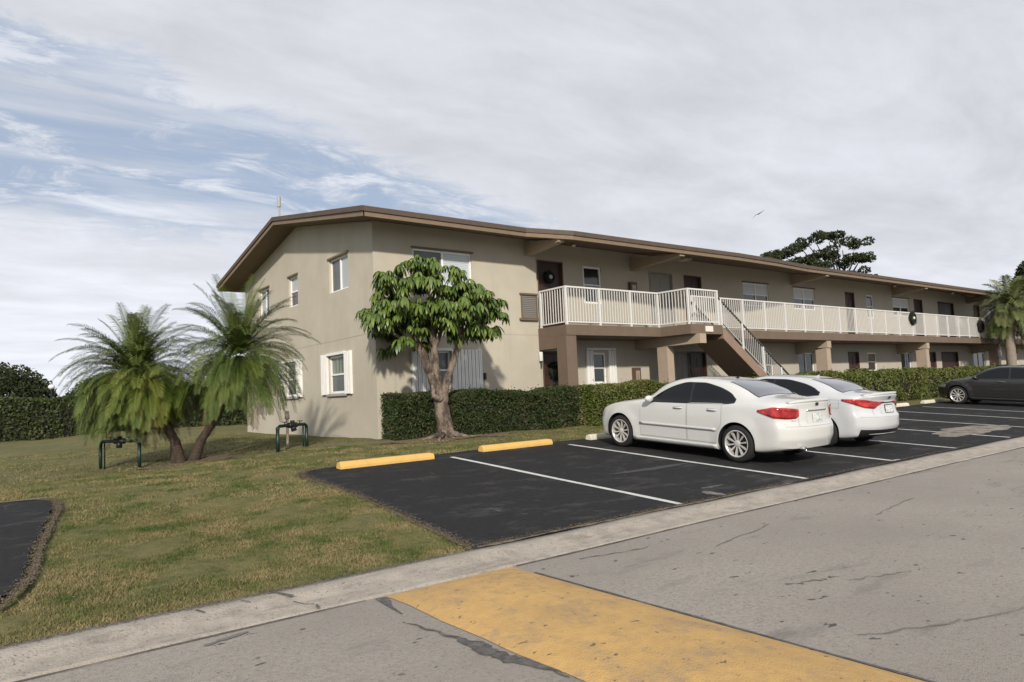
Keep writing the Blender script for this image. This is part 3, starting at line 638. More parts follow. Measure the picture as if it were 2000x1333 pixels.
# staircase
NS = 16; rise = (FZ+.95)/NS; run = .262; XS = 18.62
mb = MB()
st = thing_st = None
prof_t = []; 
for i in range(NS-1):
    x0 = XS+i*run; z = FZ-(i+1)*rise
    mb.box(x0, x0+run+.03, 13.44, 14.38, z-.06, z)
stairs = bp(mb, 'staircase', M_conc)
for (ya, yb) in ((13.34, 13.44), (14.38, 14.46)):
    mb = MB(); x1 = XS+(NS-1)*run
    pts = [(XS-.02, FZ-.02)]
    for i in range(NS-1):
        z = FZ-(i+1)*rise; pts += [(XS+i*run+.03, z+rise-.03), (XS+i*run+.03, z-.0)]
    pts2 = [(XS-.02, FZ-.05), (x1, -.95+.05), (x1, -.98), (x1-.42, -.98), (XS-.02, FZ-.42)]
    n = len(pts2)
    mb.add([(x_, ya, z_) for x_, z_ in pts2]+[(x_, yb, z_) for x_, z_ in pts2], [tuple(range(n)), tuple(range(n, 2*n))[::-1]]+[(i, n+i, n+(i+1) % n, (i+1) % n) for i in range(n)])
    for i in range(NS-1):   # sawtooth
        z = FZ-(i+1)*rise; a = XS+i*run
        mb.add([(a, ya+.002, z), (a+.03, ya+.002, z+.045), (a+run*.55, ya+.002, z+.0), (a, yb-.002, z), (a+.03, yb-.002, z+.045), (a+run*.55, yb-.002, z)], [(0, 1, 2), (5, 4, 3), (0, 3, 4, 1), (1, 4, 5, 2)])
    bp(mb, 'stringer', mat('stringer_brown', (.24,.165,.12), .85, var=.08), stairs)
mb = MB(); mb.add([(XS, 13.44, FZ-.42), (XS, 14.38, FZ-.42), (XS+(NS-1)*run-.42, 14.38, -.975), (XS+(NS-1)*run-.42, 13.44, -.975)], [(0, 1, 2, 3)]); bp(mb, 'stair_soffit', mat('soffit_brown', (.24,.17,.125), .9), stairs)
M_sr = mat('shaded_stair_rail', (.36, .36, .35), .5)  # railing white greyed, shade on the stair balusters put into the colour
M_hr = mat('dark_handrail', (.06, .055, .05), .5)
for yy_ in (13.39, 14.42):
    a = Vector((XS, yy_, FZ)); b = Vector((XS+(NS-1)*run, yy_, -.95+.02))
    mb = MB(); mb.bar(a+Vector((0,0,.12)), b+Vector((0,0,.12)), .035); 
    n = 38
    for i in range(1, n): c = a.lerp(b, i/n); mb.bar(c+Vector((0,0,.12)), c+Vector((0,0,.82)), .019)
    r = bp(mb, 'stair_railing', M_sr, stairs)
    mb = MB(); mb.bar(a+Vector((-.1,0,.87)), b+Vector((.35,0,.69)), .045); bp(mb, 'handrail', M_hr, r)
    for t in (.0, .27, .55, .80, 1.): c = a.lerp(b, t); mb = MB(); mb.bar(c+Vector((0,0,-.1)), c+Vector((0,0,.86)), .055); bp(mb, 'post', M_rail, r)

# ------------------------------------------------------------------ wreaths
def wreath(loc, r, t, label, m, bow=None):
    th = thing('wreath', loc, label, 'wreath', None)
    n = 900; a = rng.uniform(0, 2*PI, n); b = rng.uniform(0, 2*PI, n); q = t*rng.uniform(.5, 1.15, n)
    P = np.stack([(r+q*np.cos(b))*np.cos(a), -.03+.6*q*np.sin(b), (r+q*np.cos(b))*np.sin(a)], 1)
    V, F = leafquads(P, .035, .012, rng, up=None)
    o = npmesh('foliage', V, F, m, th)
    mb = MB(); mb.tube([(r*math.cos(k), -.03, r*math.sin(k)) for k in np.linspace(0, 2*PI, 24)], t*.6, 8, cap=False); mb.build('ring', M_hcore, th, smooth=True)
    if bow:
        mb = MB().lathe([(0, -.13), (.05, -.12), (.075, -.09), (.05, -.05), (0, -.04)], (0, 0, 0), 'y', 12); mb.build('ornament', bow, th, smooth=True)
    return th
def leafquads(P, ln, wd, rg, up=None, drop=0.):
    n = len(P); d = rg.normal(size=(n, 3)); d[:, 2] -= drop; d /= np.linalg.norm(d, axis=1)[:, None]
    e = rg.normal(size=(n, 3)); e = np.cross(d, e); e /= np.linalg.norm(e, axis=1)[:, None]
    l = (ln*rg.uniform(.6, 1.3, n))[:, None]; w = (wd*rg.uniform(.7, 1.3, n))[:, None]
    V = np.stack([P-d*l, P-e*w, P+d*l, P+e*w], 1).reshape(-1, 3)
    return V, np.arange(4*n).reshape(-1, 4)
M_wr = mat('wreath_leaf', (.014, .022, .012), .6)
wreath((34.65, 14.44, 2.67), .22, .11, 'dark round wreath with pale centre bow on the balcony railing left of the palm', M_wr, M_rail)
wreath((42.75, 14.44, 2.48), .22, .16, 'thick dark oval wreath hung on the balcony railing beside the palm trunk', M_wr)
wreath((13.72, 15.88, 3.45), .13, .06, 'small wreath with pale bow on the upper corner apartment door', M_wr, mat('pale_bow', (.35,.4,.42), .6))
wreath((13.80, 15.88, .62), .20, .08, 'large dark wreath on the ground floor corner door', M_wr)

# ------------------------------------------------------------------ hedges
def hedge(name, a, b, w, h, label, m, leaf=.035, dens=900, cat='hedge', z0=None, seed=1, core=M_hcore, wav=.08):
    """a->b front-bottom line (x,y), depth w to the left-normal, height h"""
    a = Vector((*a, 0)); b = Vector((*b, 0)); d = (b-a); L_ = d.length; d.normalize(); nrm = Vector((-d.y, d.x, 0))
    z = gz(a.x, a.y) if z0 is None else z0
    th = thing(name, (a.x, a.y, z), label, cat); th.rotation_euler = (0, 0, math.atan2(d.y, d.x))
    rg = np.random.default_rng(seed)
    mb = MB().box(.14, L_-.14, .16, w-.14, .05, h-.2); mb.build('stems', core, th)
    area = [(L_*h, 0), (L_*w, 1), (w*h, 2), (w*h, 3), (L_*h*.4, 4), (L_*w*1.2, 5), (w*h*1.5, 6), (w*h*1.5, 7)]; P = []
    for A, k in area:
        n = int(A*dens); u = rg.uniform(0, 1, n); v = rg.uniform(0, 1, n); t = rg.exponential(.035, n)-.02
        if k == 0: p = np.stack([u*L_, t, v*h], 1)
        if k == 1: p = np.stack([u*L_, v*w, h-t], 1)
        if k == 2: p = np.stack([t, u*w, v*h], 1)
        if k == 3: p = np.stack([L_-t, u*w, v*h], 1)
        if k == 5: p = np.stack([u*L_, .08+v*(w-.16), h-.03-.26*rg.uniform(0, 1, n)], 1)
        if k == 6: p = np.stack([.22*rg.uniform(0, 1, n), u*w, v*h*.97], 1)
        if k == 7: p = np.stack([L_-.22*rg.uniform(0, 1, n), u*w, v*h*.97], 1)
        if k == 4: p = np.stack([u*L_, w-t, v*h], 1)
        P.append(p)
    P = np.concatenate(P)
    st_ = rg.uniform(0, 1, len(P)) < .05; P[st_] += rg.normal(size=(st_.sum(), 3))*np.array([.03, .06, .07])
    und = wav*(np.sin(P[:, 0]*2.3+seed)+.6*np.sin(P[:, 0]*5.1+P[:, 2]*3)+.5*np.sin(P[:, 2]*6+P[:, 0]*1.3))
    P[:, 1] += und*.6*(P[:, 1] < w/2); P[:, 2] += und*.6*(P[:, 2]/h)
    # corner rounding
    k = (P[:, 2] > h-.12) & (P[:, 1] < .08); P[k, 2] -= rg.uniform(0, .06, k.sum())
    V, F = leafquads(P, leaf, leaf*.42, rg); npmesh('foliage', V, F, m, th); return th
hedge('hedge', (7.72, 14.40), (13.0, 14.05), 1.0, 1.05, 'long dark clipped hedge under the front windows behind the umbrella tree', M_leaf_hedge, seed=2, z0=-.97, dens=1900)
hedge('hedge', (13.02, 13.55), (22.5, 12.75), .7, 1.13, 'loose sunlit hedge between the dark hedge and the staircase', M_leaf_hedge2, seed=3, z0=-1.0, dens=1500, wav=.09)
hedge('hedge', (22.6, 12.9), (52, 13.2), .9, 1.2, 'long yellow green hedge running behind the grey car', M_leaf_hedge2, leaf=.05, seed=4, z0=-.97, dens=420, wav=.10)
hedge('hedge', (-5, 43.6), (14.5, 36.0), 1.2, 2.0, 'tall dark hedge at the back of the lawn behind the palms', M_leaf_bg, leaf=.09, seed=5, z0=-1.2, dens=190, wav=.08)

# ------------------------------------------------------------------ trees
def crown_pts(blobs, n, rg, shell=.55):
    P = []
    vol = np.array([b[3]*b[4]*b[5] for b in blobs])**.67; vol /= vol.sum()
    for b, f_ in zip(blobs, vol):
        k = int(n*f_); d = rg.normal(size=(k, 3)); d /= np.linalg.norm(d, axis=1)[:, None]; r = (shell+(1-shell)*rg.uniform(0, 1, k))**.8
        P.append(np.array(b[:3])+d*r[:, None]*np.array(b[3:6]))
    return np.concatenate(P)
def blob_tree(name, loc, trunk, blobs, n, leaf, m, label, cat='tree', seed=1, bark=M_palmbark, core=True, clump=0):
    th = thing(name, loc, label, cat); rg = np.random.default_rng(seed)
    mb = MB()
    for pts, rr in trunk: mb.tube(pts, rr, 8)
    mb.build('trunk', bark, th, smooth=True)
    P = crown_pts(blobs, n, rg)
    if clump:
        cc = P[rg.choice(len(P), clump)]; P = cc[rg.integers(0, clump, n)]+rg.normal(size=(n, 3))*leaf*3.2*np.array([1, 1, .6])
    V, F = leafquads(P, leaf, leaf*.5, rg); npmesh('crown', V, F, m, th); return th
# clipped dome trees at the far left
blob_tree('dome_tree', (1.9, 50, -1.2), [([(0, 0, 0), (0, 0, 1.5)], [.3, .25])], [(-.9, 0, 2.05, 3.0, 3.0, 2.3), (-.6, 0, 1.9, 2.7, 2.6, 1.8)], 16000, .12, M_leaf_far, 'dark dome shaped tree beyond the hedge at the left edge', seed=21)
blob_tree('dome_tree', (6.6, 50, -1.2), [([(0, 0, 0), (0, 0, 1.5)], [.3, .25])], [(.7, 0, 1.7, 3.1, 2.6, 2.0)], 12000, .12, M_leaf_far, 'dark rounded tree beyond the hedge behind the palms', seed=22)
for i, (x, y, lab) in enumerate(((10.5, 49, 'low dark tree beyond the hedge left of the building corner'),)):
    blob_tree('dome_tree', (x+1.5, y, -1.2), [([(0, 0, 0), (0, 0, 1.0)], [.3, .25])], [(0, 0, 1.5, 3.0, 2.0, 1.5)], 7000, .12, M_leaf_far, lab, seed=30+i)
# lamp between the dome trees
tl = thing('garden_lamp', (3.25, 44.6, -1.2), 'small white domed lamp post beyond the back hedge', 'lamp')
MB().tube([(0, 0, 0), (0, 0, 2.55)], .045, 8).build('post', M_black, tl)
MB().lathe([(.0, 2.80), (.10, 2.77), (.16, 2.68), (.14, 2.6), (.05, 2.54)], n=16).build('lamp_head', mat('white_globe', (.75,.76,.75), .4), tl, smooth=True)
# big spreading tree behind the building
Rt = Vector((.794, -.606, 0)); Dp = Vector((.608, .79, 0))
def W(dx, dz, dd=0.): v = Rt*dx+Dp*dd; return (v.x, v.y, dz)
bl = []; trn = []
base = W(1.5, 0)
clumps = [(-5.0, 12.9), (-4.3, 13.3), (-3.4, 13.6), (-2.5, 13.9), (-1.5, 14.1), (-.6, 14.5), (.3, 14.8), (1.3, 14.95), (2.3, 14.8), (3.3, 14.5), (4.3, 14.2), (-3.9, 12.6), (-2.8, 12.5), (-1.6, 12.8), (-.6, 12.7), (.4, 13.4), (1.5, 13.6), (2.6, 13.4), (5.2, 12.9), (4.6, 12.8), (3.4, 12.9), (4.9, 11.8), (-1.0, 11.9), (.5, 12.3), (-2.2, 11.8), (5.1, 11.2), (2.0, 12.8)]
rg_ = random.Random(3)
clumps = [(a*.88-.35, b-1.45) for a, b in clumps]
for (dx, dz) in clumps:
    for q in range(3):
        dd = rg_.uniform(-2.6, 2.6); bl.append((*W(dx+rg_.uniform(-.3, .3), dz+rg_.uniform(-.15, .15)-.06*abs(dd), dd), rg_.uniform(.4, .85), rg_.uniform(.4, .85), rg_.uniform(.25, .5)))
    mid = W(2.5+(dx-2.5)*.45, 10.0+rg_.uniform(0, .6), rg_.uniform(-.6, .6)); trn.append(([W(2.6, 8.2), mid, W(dx*.9, dz-.3, rg_.uniform(-1, 1))], [.13, .08, .03]))
trn.append(([W(2.3, 0), W(2.5, 5), W(2.6, 8.4)], [.4, .3, .22]))
blob_tree('spreading_tree', (58.5, 32.15, -1.0), trn, bl, 15000, .12, M_leaf_far, 'wide flat topped tree with open branches rising behind the roof', seed=40, bark=M_black)
blob_tree('leafy_tree', (73.2, 20.2, -1.0), [([(0, 0, 0), (0, 0, 8)], [.4, .2])], [(.6, -.4, 9.3, 2.0, 2.0, 1.7), (2.0, -1.8, 10.1, 2.0, 2.0, 1.6), (.2, .0, 8.4, 1.9, 1.9, 1.4)], 9000, .2, M_leaf_far, 'dark leafy tree top at the right edge beyond the building', seed=41)
# umbrella tree (schefflera)
TB = Vector((8.74, 14.05, -.97)); um = thing('umbrella_tree', TB, 'umbrella tree with forked pale trunk and drooping glossy leaf whorls before the dark hedge', 'tree')
mb = MB()
def Wt(dx, dz, dd=0.): v = Rt*dx+Dp*dd; return Vector((v.x, v.y, dz))
limbs = [([(.0, -.05, 0), (-.04, .25, 0), (-.10, .7, 0), (-.16, 1.15, 0)], [.27, .21, .19, .18]),
         ([(.10, 0, .03), (.03, .35, .02), (-.03, .8, .02), (.0, 1.2, .02)], [.18, .14, .13, .13]),
         ([(-.16, 1.1, 0), (-.30, 1.5, 0), (-.42, 1.9, -.05), (-.60, 2.3, -.1), (-.75, 2.7, -.15)], [.17, .14, .12, .10, .06]),
         ([(-.14, 1.15, 0), (-.22, 1.7, .1), (-.22, 2.3, .15), (-.30, 3.0, .1), (-.3, 3.6, .05)], [.15, .12, .10, .08, .04]),
         ([(.0, 1.15, .02), (.10, 1.45, 0), (.24, 1.8, -.02), (.38, 2.2, 0), (.45, 2.6, .0)], [.13, .10, .09, .085, .06]),
         ([(.40, 2.25, 0), (.6, 2.6, .05), (.9, 2.9, 0)], [.07, .055, .035]), ([(.42, 2.4, 0), (.35, 2.8, -.2), (.3, 3.2, -.3)], [.06, .05, .03]),
         ([(-.45, 2.0, -.05), (-.9, 2.35, -.1), (-1.3, 2.6, -.1)], [.08, .055, .035]), ([(-.22, 2.1, .15), (.0, 2.6, .1), (.15, 3.2, .1)], [.07, .05, .03]),
         ([(-.22, 1.9, .1), (-.28, 2.0, .35), (-.5, 2.7, .6)], [.07, .05, .03]), ([(-.3, 2.5, .1), (-.7, 3.0, -.2), (-.9, 3.3, -.2)], [.06, .05, .03]),
         ([(-.06, .9, -.14), (-.22, 1.0, -.22), (-.26, 1.25, -.2)], [.09, .08, .03])]
for pts, rr in limbs:
    P = [Wt(*p) for p in pts]; Q = []; R_ = []
    for i in range(len(P)-1):
        for k in range(4): t = k/4; Q.append(P[i].lerp(P[i+1], t)+Vector((rg_.uniform(-1, 1), rg_.uniform(-1, 1), 0))*.012); R_.append((rr[i]*(1-t)+rr[i+1]*t)*rg_.uniform(.76, .92))
    Q.append(P[-1]); R_.append(rr[-1]); mb.tube(Q, R_, 12)
mb.build('trunk', M_bark, um, smooth=True)
mb = MB()
for k in range(9):
    a = k*.7+.3; L_ = rg_.uniform(.45, .95); pts = [(.18*math.cos(a), .18*math.sin(a), .10), (L_*.55*math.cos(a+.1), L_*.5*math.sin(a+.1), .045), (L_*math.cos(a+.25), L_*.8*math.sin(a+.25), .0)]
    mb.tube(pts, [.075, .04, .02], 7)
mb.build('root', M_bark, um, smooth=True)
rg = np.random.default_rng(77)
ends = []
for (cx, cz, rx, rzz, n) in ((-.42, 3.32, .98, .85, 40), (.66, 2.88, .66, .62, 24), (-1.15, 2.62, .62, .52, 20), (-.35, 2.6, 1.1, .55, 24), (.25, 2.85, .7, .65, 16), (.85, 2.35, .35, .25, 4), (-.95, 2.15, .4, .2, 3)):
    for _ in range(n):
        d = rg.normal(size=3); d /= np.linalg.norm(d); d[1] *= 1.
        if d[2] < -.35: d[2] *= -.5
        dd = min(d[1]*.85, .75); ends.append((cx+d[0]*rx, cz+d[2]*rzz, dd, d))
VV = []; FF = []
def leaflet(o, dir_, droop, L_, w):
    """drooping leaflet, 4 segments"""
    side = np.cross(dir_, [0, 0, 1.]); side /= np.linalg.norm(side)+1e-9; n0 = len(VV); p = o.copy(); d = dir_.copy()
    prof_ = (.25, .85, 1., .8, .05)
    for k in range(5):
        ww = w*prof_[k]
        VV.append(p-side*ww+np.array([0, 0, .22*ww])); VV.append(p); VV.append(p+side*ww+np.array([0, 0, .22*ww]))
        if k < 4: FF.append((n0+3*k, n0+3*k+1, n0+3*k+4, n0+3*k+3)); FF.append((n0+3*k+1, n0+3*k+2, n0+3*k+5, n0+3*k+4))
        d = d+np.array([0, 0, -droop]); d /= np.linalg.norm(d); p = p+d*L_/4
for (dx, dz, dd, d) in ends:
    c = np.array(Wt(dx, dz, dd)); outw = np.array(Wt(d[0], 0, d[1])); 
    for j in range(6):
        a = rg.uniform(0, 2*PI); pet = np.array([math.cos(a), math.sin(a), rg.uniform(-.15, .9)])+outw*.9; pet /= np.linalg.norm(pet)
        o = c+pet*rg.uniform(.12, .34); a0 = rg.uniform(0, 6.28); nl = rg.integers(7, 10); L_ = rg.uniform(.17, .38)
        for q in range(nl):
            b = a0+2*PI*q/nl; dr = np.array([math.cos(b), math.sin(b), rg.uniform(-.35, .05)])+pet*.25; dr /= np.linalg.norm(dr)
            leaflet(o, dr, rg.uniform(.38, .75), L_*rg.uniform(.75, 1.15), L_*.115)
npmesh('crown', VV, FF, M_leaf_sch, um, smooth=True)

# pygmy date palms
def palm(name, base, pts, rr, crown_c, nf, fl, label, m, seed, tilt=None, lift=.9, bark=M_palmbark, dead=6, leafl=.24, npair=44, lean=(0,0), group=None, mindrop=.0, lw=.0085, droopk=1., halo=1., maxel=1.3):
    th = thing(name, base, label, 'palm tree', group); rg = np.random.default_rng(seed)
    mb = MB(); P = [Vector(p) for p in pts]; Q = []; R_ = []
    for i in range(len(P)-1):
        for k in range(5):
            t = k/5; Q.append(P[i].lerp(P[i+1], t)); R_.append((rr[i]*(1-t)+rr[i+1]*t)*(1+.10*((k+i) % 2)))
    Q.append(P[-1]); R_.append(rr[-1]); mb.tube(Q, R_, 10); mb.build('trunk', bark, th, smooth=True)
    def fronds(n, el_rng, m_, nm, k_droop):
        V = []; F = []; top = np.array(P[-1])
        for i in range(n):
            az = i*2.39996+rg.uniform(-.3, .3); el = el_rng[0]+(el_rng[1]-el_rng[0])*((i+.5)/n)**1.25+rg.uniform(-.08, .08)
            d = np.array([math.cos(az)*math.cos(el)+lean[0], math.sin(az)*math.cos(el)+lean[1], math.sin(el)]); d /= np.linalg.norm(d)
            L_ = fl*rg.uniform(.85, 1.1); p = top+d*.05; seg = npair; curv = k_droop*rg.uniform(.8, 1.25)*(.35+.9*max(0., math.cos(el)))*droopk
            twist = rg.uniform(-.3, .3); prev = None
            for k in range(seg):
                t = k/seg; d = d+np.array([0, 0, -curv*(.4+1.4*t)/seg]); d /= np.linalg.norm(d); p = p+d*L_/seg
                side = np.cross(d, [0, 0, 1.]); nn = np.linalg.norm(side); side = side/nn if nn > 1e-3 else np.array([1., 0, 0])
                upv = np.cross(side, d)
                w = .012*(1-t)+.003; n0 = len(V)
                V.append(p-side*w); V.append(p+side*w)
                if prev is not None: F.append((prev, prev+1, n0+1, n0))
                prev = n0
                if t < .10: continue
                ll = leafl*math.sin(PI*min(1, (t-.06)*1.02)**.75)**.6*rg.uniform(.85, 1.1)+.03
                for s_ in (1, -1):
                    ld = d*.62+side*s_*(.78+rg.uniform(-.1, .1))+upv*(.35+twist*s_*.3+rg.uniform(-.12, .12)); ld /= np.linalg.norm(ld)
                    a_ = p; b_ = a_+ld*ll*.5; ld2 = ld+np.array([0, 0, -.75]); ld2 /= np.linalg.norm(ld2); c_ = b_+ld2*ll*.5
                    wv = np.cross(ld, upv); wv = wv/(np.linalg.norm(wv)+1e-9)*lw; n1 = len(V)
                    V += [a_-wv*.6, a_+wv*.6, b_-wv, b_+wv, c_, c_]
                    V[-1] = c_+wv*.1
                    F += [(n1, n1+1, n1+3, n1+2), (n1+2, n1+3, n1+5, n1+4)]
        return npmesh(nm, V, F, m_, th)
    fronds(nf, (-.65+mindrop, maxel), m, 'crown', 1.15*lift)
    if dead: fronds(dead, (-1.2, -.8), M_dead, 'dead_frond', 1.0)
    return th
GP = (3.45, 15.9, -1.14)
def rel(dx, dz, dd=0.): return tuple(Wt(dx, dz, dd))
palm('date_palm', GP, [rel(-.12, -.05), rel(-.22, .5, .1), rel(-.6, 1.15, .3), rel(-1.22, 1.86, .5)], [.10, .08, .07, .07], None, 190, 1.6, 'pygmy date palm leaning left with a broad dark green head', M_frond, 51, lean=(-.10, .0), leafl=.27, lw=.008, droopk=1.45, npair=42, mindrop=.12)
palm('date_palm', (GP[0]+.02, GP[1]-.12, GP[2]), [rel(-.06, -.05), rel(-.14, .45, -.1), rel(-.38, 1.05, -.3), rel(-.55, 1.66, -.5)], [.10, .09, .07, .07], None, 80, 1.0, 'lowest pygmy date palm with yellow green drooping fronds in front', M_frondy, 52, dead=4, leafl=.22, droopk=1.5, lw=.0065, npair=38, maxel=.85, mindrop=.1)
palm('date_palm', (GP[0]+.16, GP[1]-.12, GP[2]), [rel(.0, -.05), rel(.18, .45, 0), rel(.46, .85, 0), rel(.74, 1.35, 0), rel(.93, 1.85, .05), rel(.99, 2.2, .05)], [.115, .085, .075, .075, .075, .07], None, 150, 1.58, 'tallest pygmy date palm leaning right towards the building corner', M_frond, 53, leafl=.25, dead=6, lw=.008, droopk=1.2, npair=42, mindrop=.12)
# queen palm near the right edge
palm('queen_palm', (43.1, 13.2, -.97), [(0, 0, 0), (-.25, 0, 1.2), (-.2, 0, 2.5), (.3, 0, 3.7), (.5, 0, 4.3)], [.30, .24, .22, .2, .17], None, 60, 2.05, 'grey trunked feather palm in front of the balcony at the right edge', M_fronds_r, 54, leafl=.55, npair=34, bark=M_ptrunk, dead=3, lw=.022, droopk=1.5)

# ------------------------------------------------------------------ backflow preventer pipe stands
def pipe_stand(loc, rotz, w, h, label, extra=False):
    th = thing('pipe_stand', loc, label, 'pipe stand', 'backflow pipe stands on the lawn', (0, 0, rotz))
    r = .035
    for s_, nm in ((-w/2, 'riser'), (w/2, 'riser')):
        MB().tube([(s_, 0, -.06), (s_, 0, h-.06)], r, 10).build(nm, M_dgreen, th, smooth=True)
        MB().tube([(s_*.92, .06, -.06), (s_*.92, .06, h-.02)], r*.45, 8).build('support', M_dgreen, th, smooth=True)
    mb = MB(); mb.tube([(-w/2, 0, h-.08), (-w/2+.02, 0, h-.03), (-w/2+.07, 0, h), (w/2-.07, 0, h), (w/2-.02, 0, h-.03), (w/2, 0, h-.08)], r, 10); mb.build('cross_pipe', M_dgreen, th, smooth=True)
    mb = MB()
    for s_ in (-.11, .11): mb.lathe([(0, s_-.02), (.06, s_-.02), (.06, s_+.02), (0, s_+.02)], (0, 0, h), 'x', 12)
    mb.lathe([(0, -.1), (.052, -.1), (.065, -.04), (.065, .04), (.052, .1), (0, .1)], (0, 0, h), 'x', 12); mb.tube([(.0, 0, h+.02), (.0, 0, h+.1)], [.04, .05], 10); mb.tube([(0, 0, h), (.02, -.03, h-.13)], [.05, .06], 10)
    mb.build('valve', M_black, th, smooth=True)
    for s_ in (-.26, .26):
        mb = MB().tube([(s_, 0, h), (s_, 0, h+.075)], .012, 6); mb.lathe([(.0, h+.07), (.055, h+.07), (.055, h+.085), (0, h+.085)], (s_, 0, 0), 'z', 12); mb.build('handwheel', M_black, th, smooth=True)
    if extra:
        mb = MB().tube([(.30, .35, 0), (.30, .35, h+.12)], .03, 8); mb.tube([(.30, .35, h+.12), (.30, .35, h+.30)], [.055, .04], 8); mb.build('sprinkler_head', mat('pvc_beige', (.55,.47,.38), .6), th, smooth=True)
    return th
pipe_stand((2.42, 16.75, gz(2.42, 16.75)), math.atan2(-1.5, .9), 1.12, .56, 'dark green pipe stand with central valve left of the palms')
pipe_stand((5.42, 14.9, gz(5.42, 14.9)), math.atan2(.62, .92), 1.0, .52, 'dark pipe stand with valve and beige sprinkler near the building corner', True)

# ------------------------------------------------------------------ wheel stops
def stop_mesh():
    mb = MB(); n = 1.83/2
    P = [(-.08, 0), (-.075, .045), (-.045, .115), (.045, .115), (.075, .045), (.08, 0)]
    vs = []
    for x, t in ((-n, .0), (-n+.05, 1.), (n-.05, 1.), (n, .0)):
        for (y, z) in P: vs.append((x, y, z*(.82+.18*t)))
    k = len(P); fs = [(i*k+j, i*k+j+1, (i+1)*k+j+1, (i+1)*k+j) for i in range(3) for j in range(k-1)]+[tuple(range(k)), tuple(range(3*k, 4*k))[::-1]]
    return mb.add(vs, fs)
GS = 'concrete wheel stops at the heads of the bays'
stops = [(5.73, 11.17, .025, M_ypaint, 'yellow wheel stop at the leftmost bay beside the lawn corner'), (8.78, 11.42, .03, M_ypaint, 'yellow wheel stop left of the white line before the dark hedge'),
         (11.75, 11.50, .02, M_wpaint, 'white wheel stop under the nose of the front white sedan'), (14.2, 11.5, 0, M_wpaint, 'white wheel stop ahead of the silver white sedan'),
         (17.0, 11.5, 0, M_wpaint, 'white wheel stop right after the silver white sedan'), (19.8, 11.5, 0, M_wpaint, 'white wheel stop hidden mostly by the sedans'), (22.7, 11.55, 0, M_wpaint, 'white wheel stop just right of the silver sedan rear'),
         (26.1, 11.7, 0, M_wpaint, 'pale wheel stop in the empty bay left of the charcoal car'), (29.6, 11.85, 0, M_wpaint, 'white wheel stop at the nose of the charcoal car')]
for (x, y, rz_, m, lab) in stops:
    o = stop_mesh().build('wheel_stop', m, None, bevel=.008); o.location = (x, y, -1.87+.0667*y+.008 if y < 11.45 else zlot(x, y)-.005); o.rotation_euler = (math.atan(.0667), 0, rz_)
    tag(o, lab, 'wheel stop', GS)

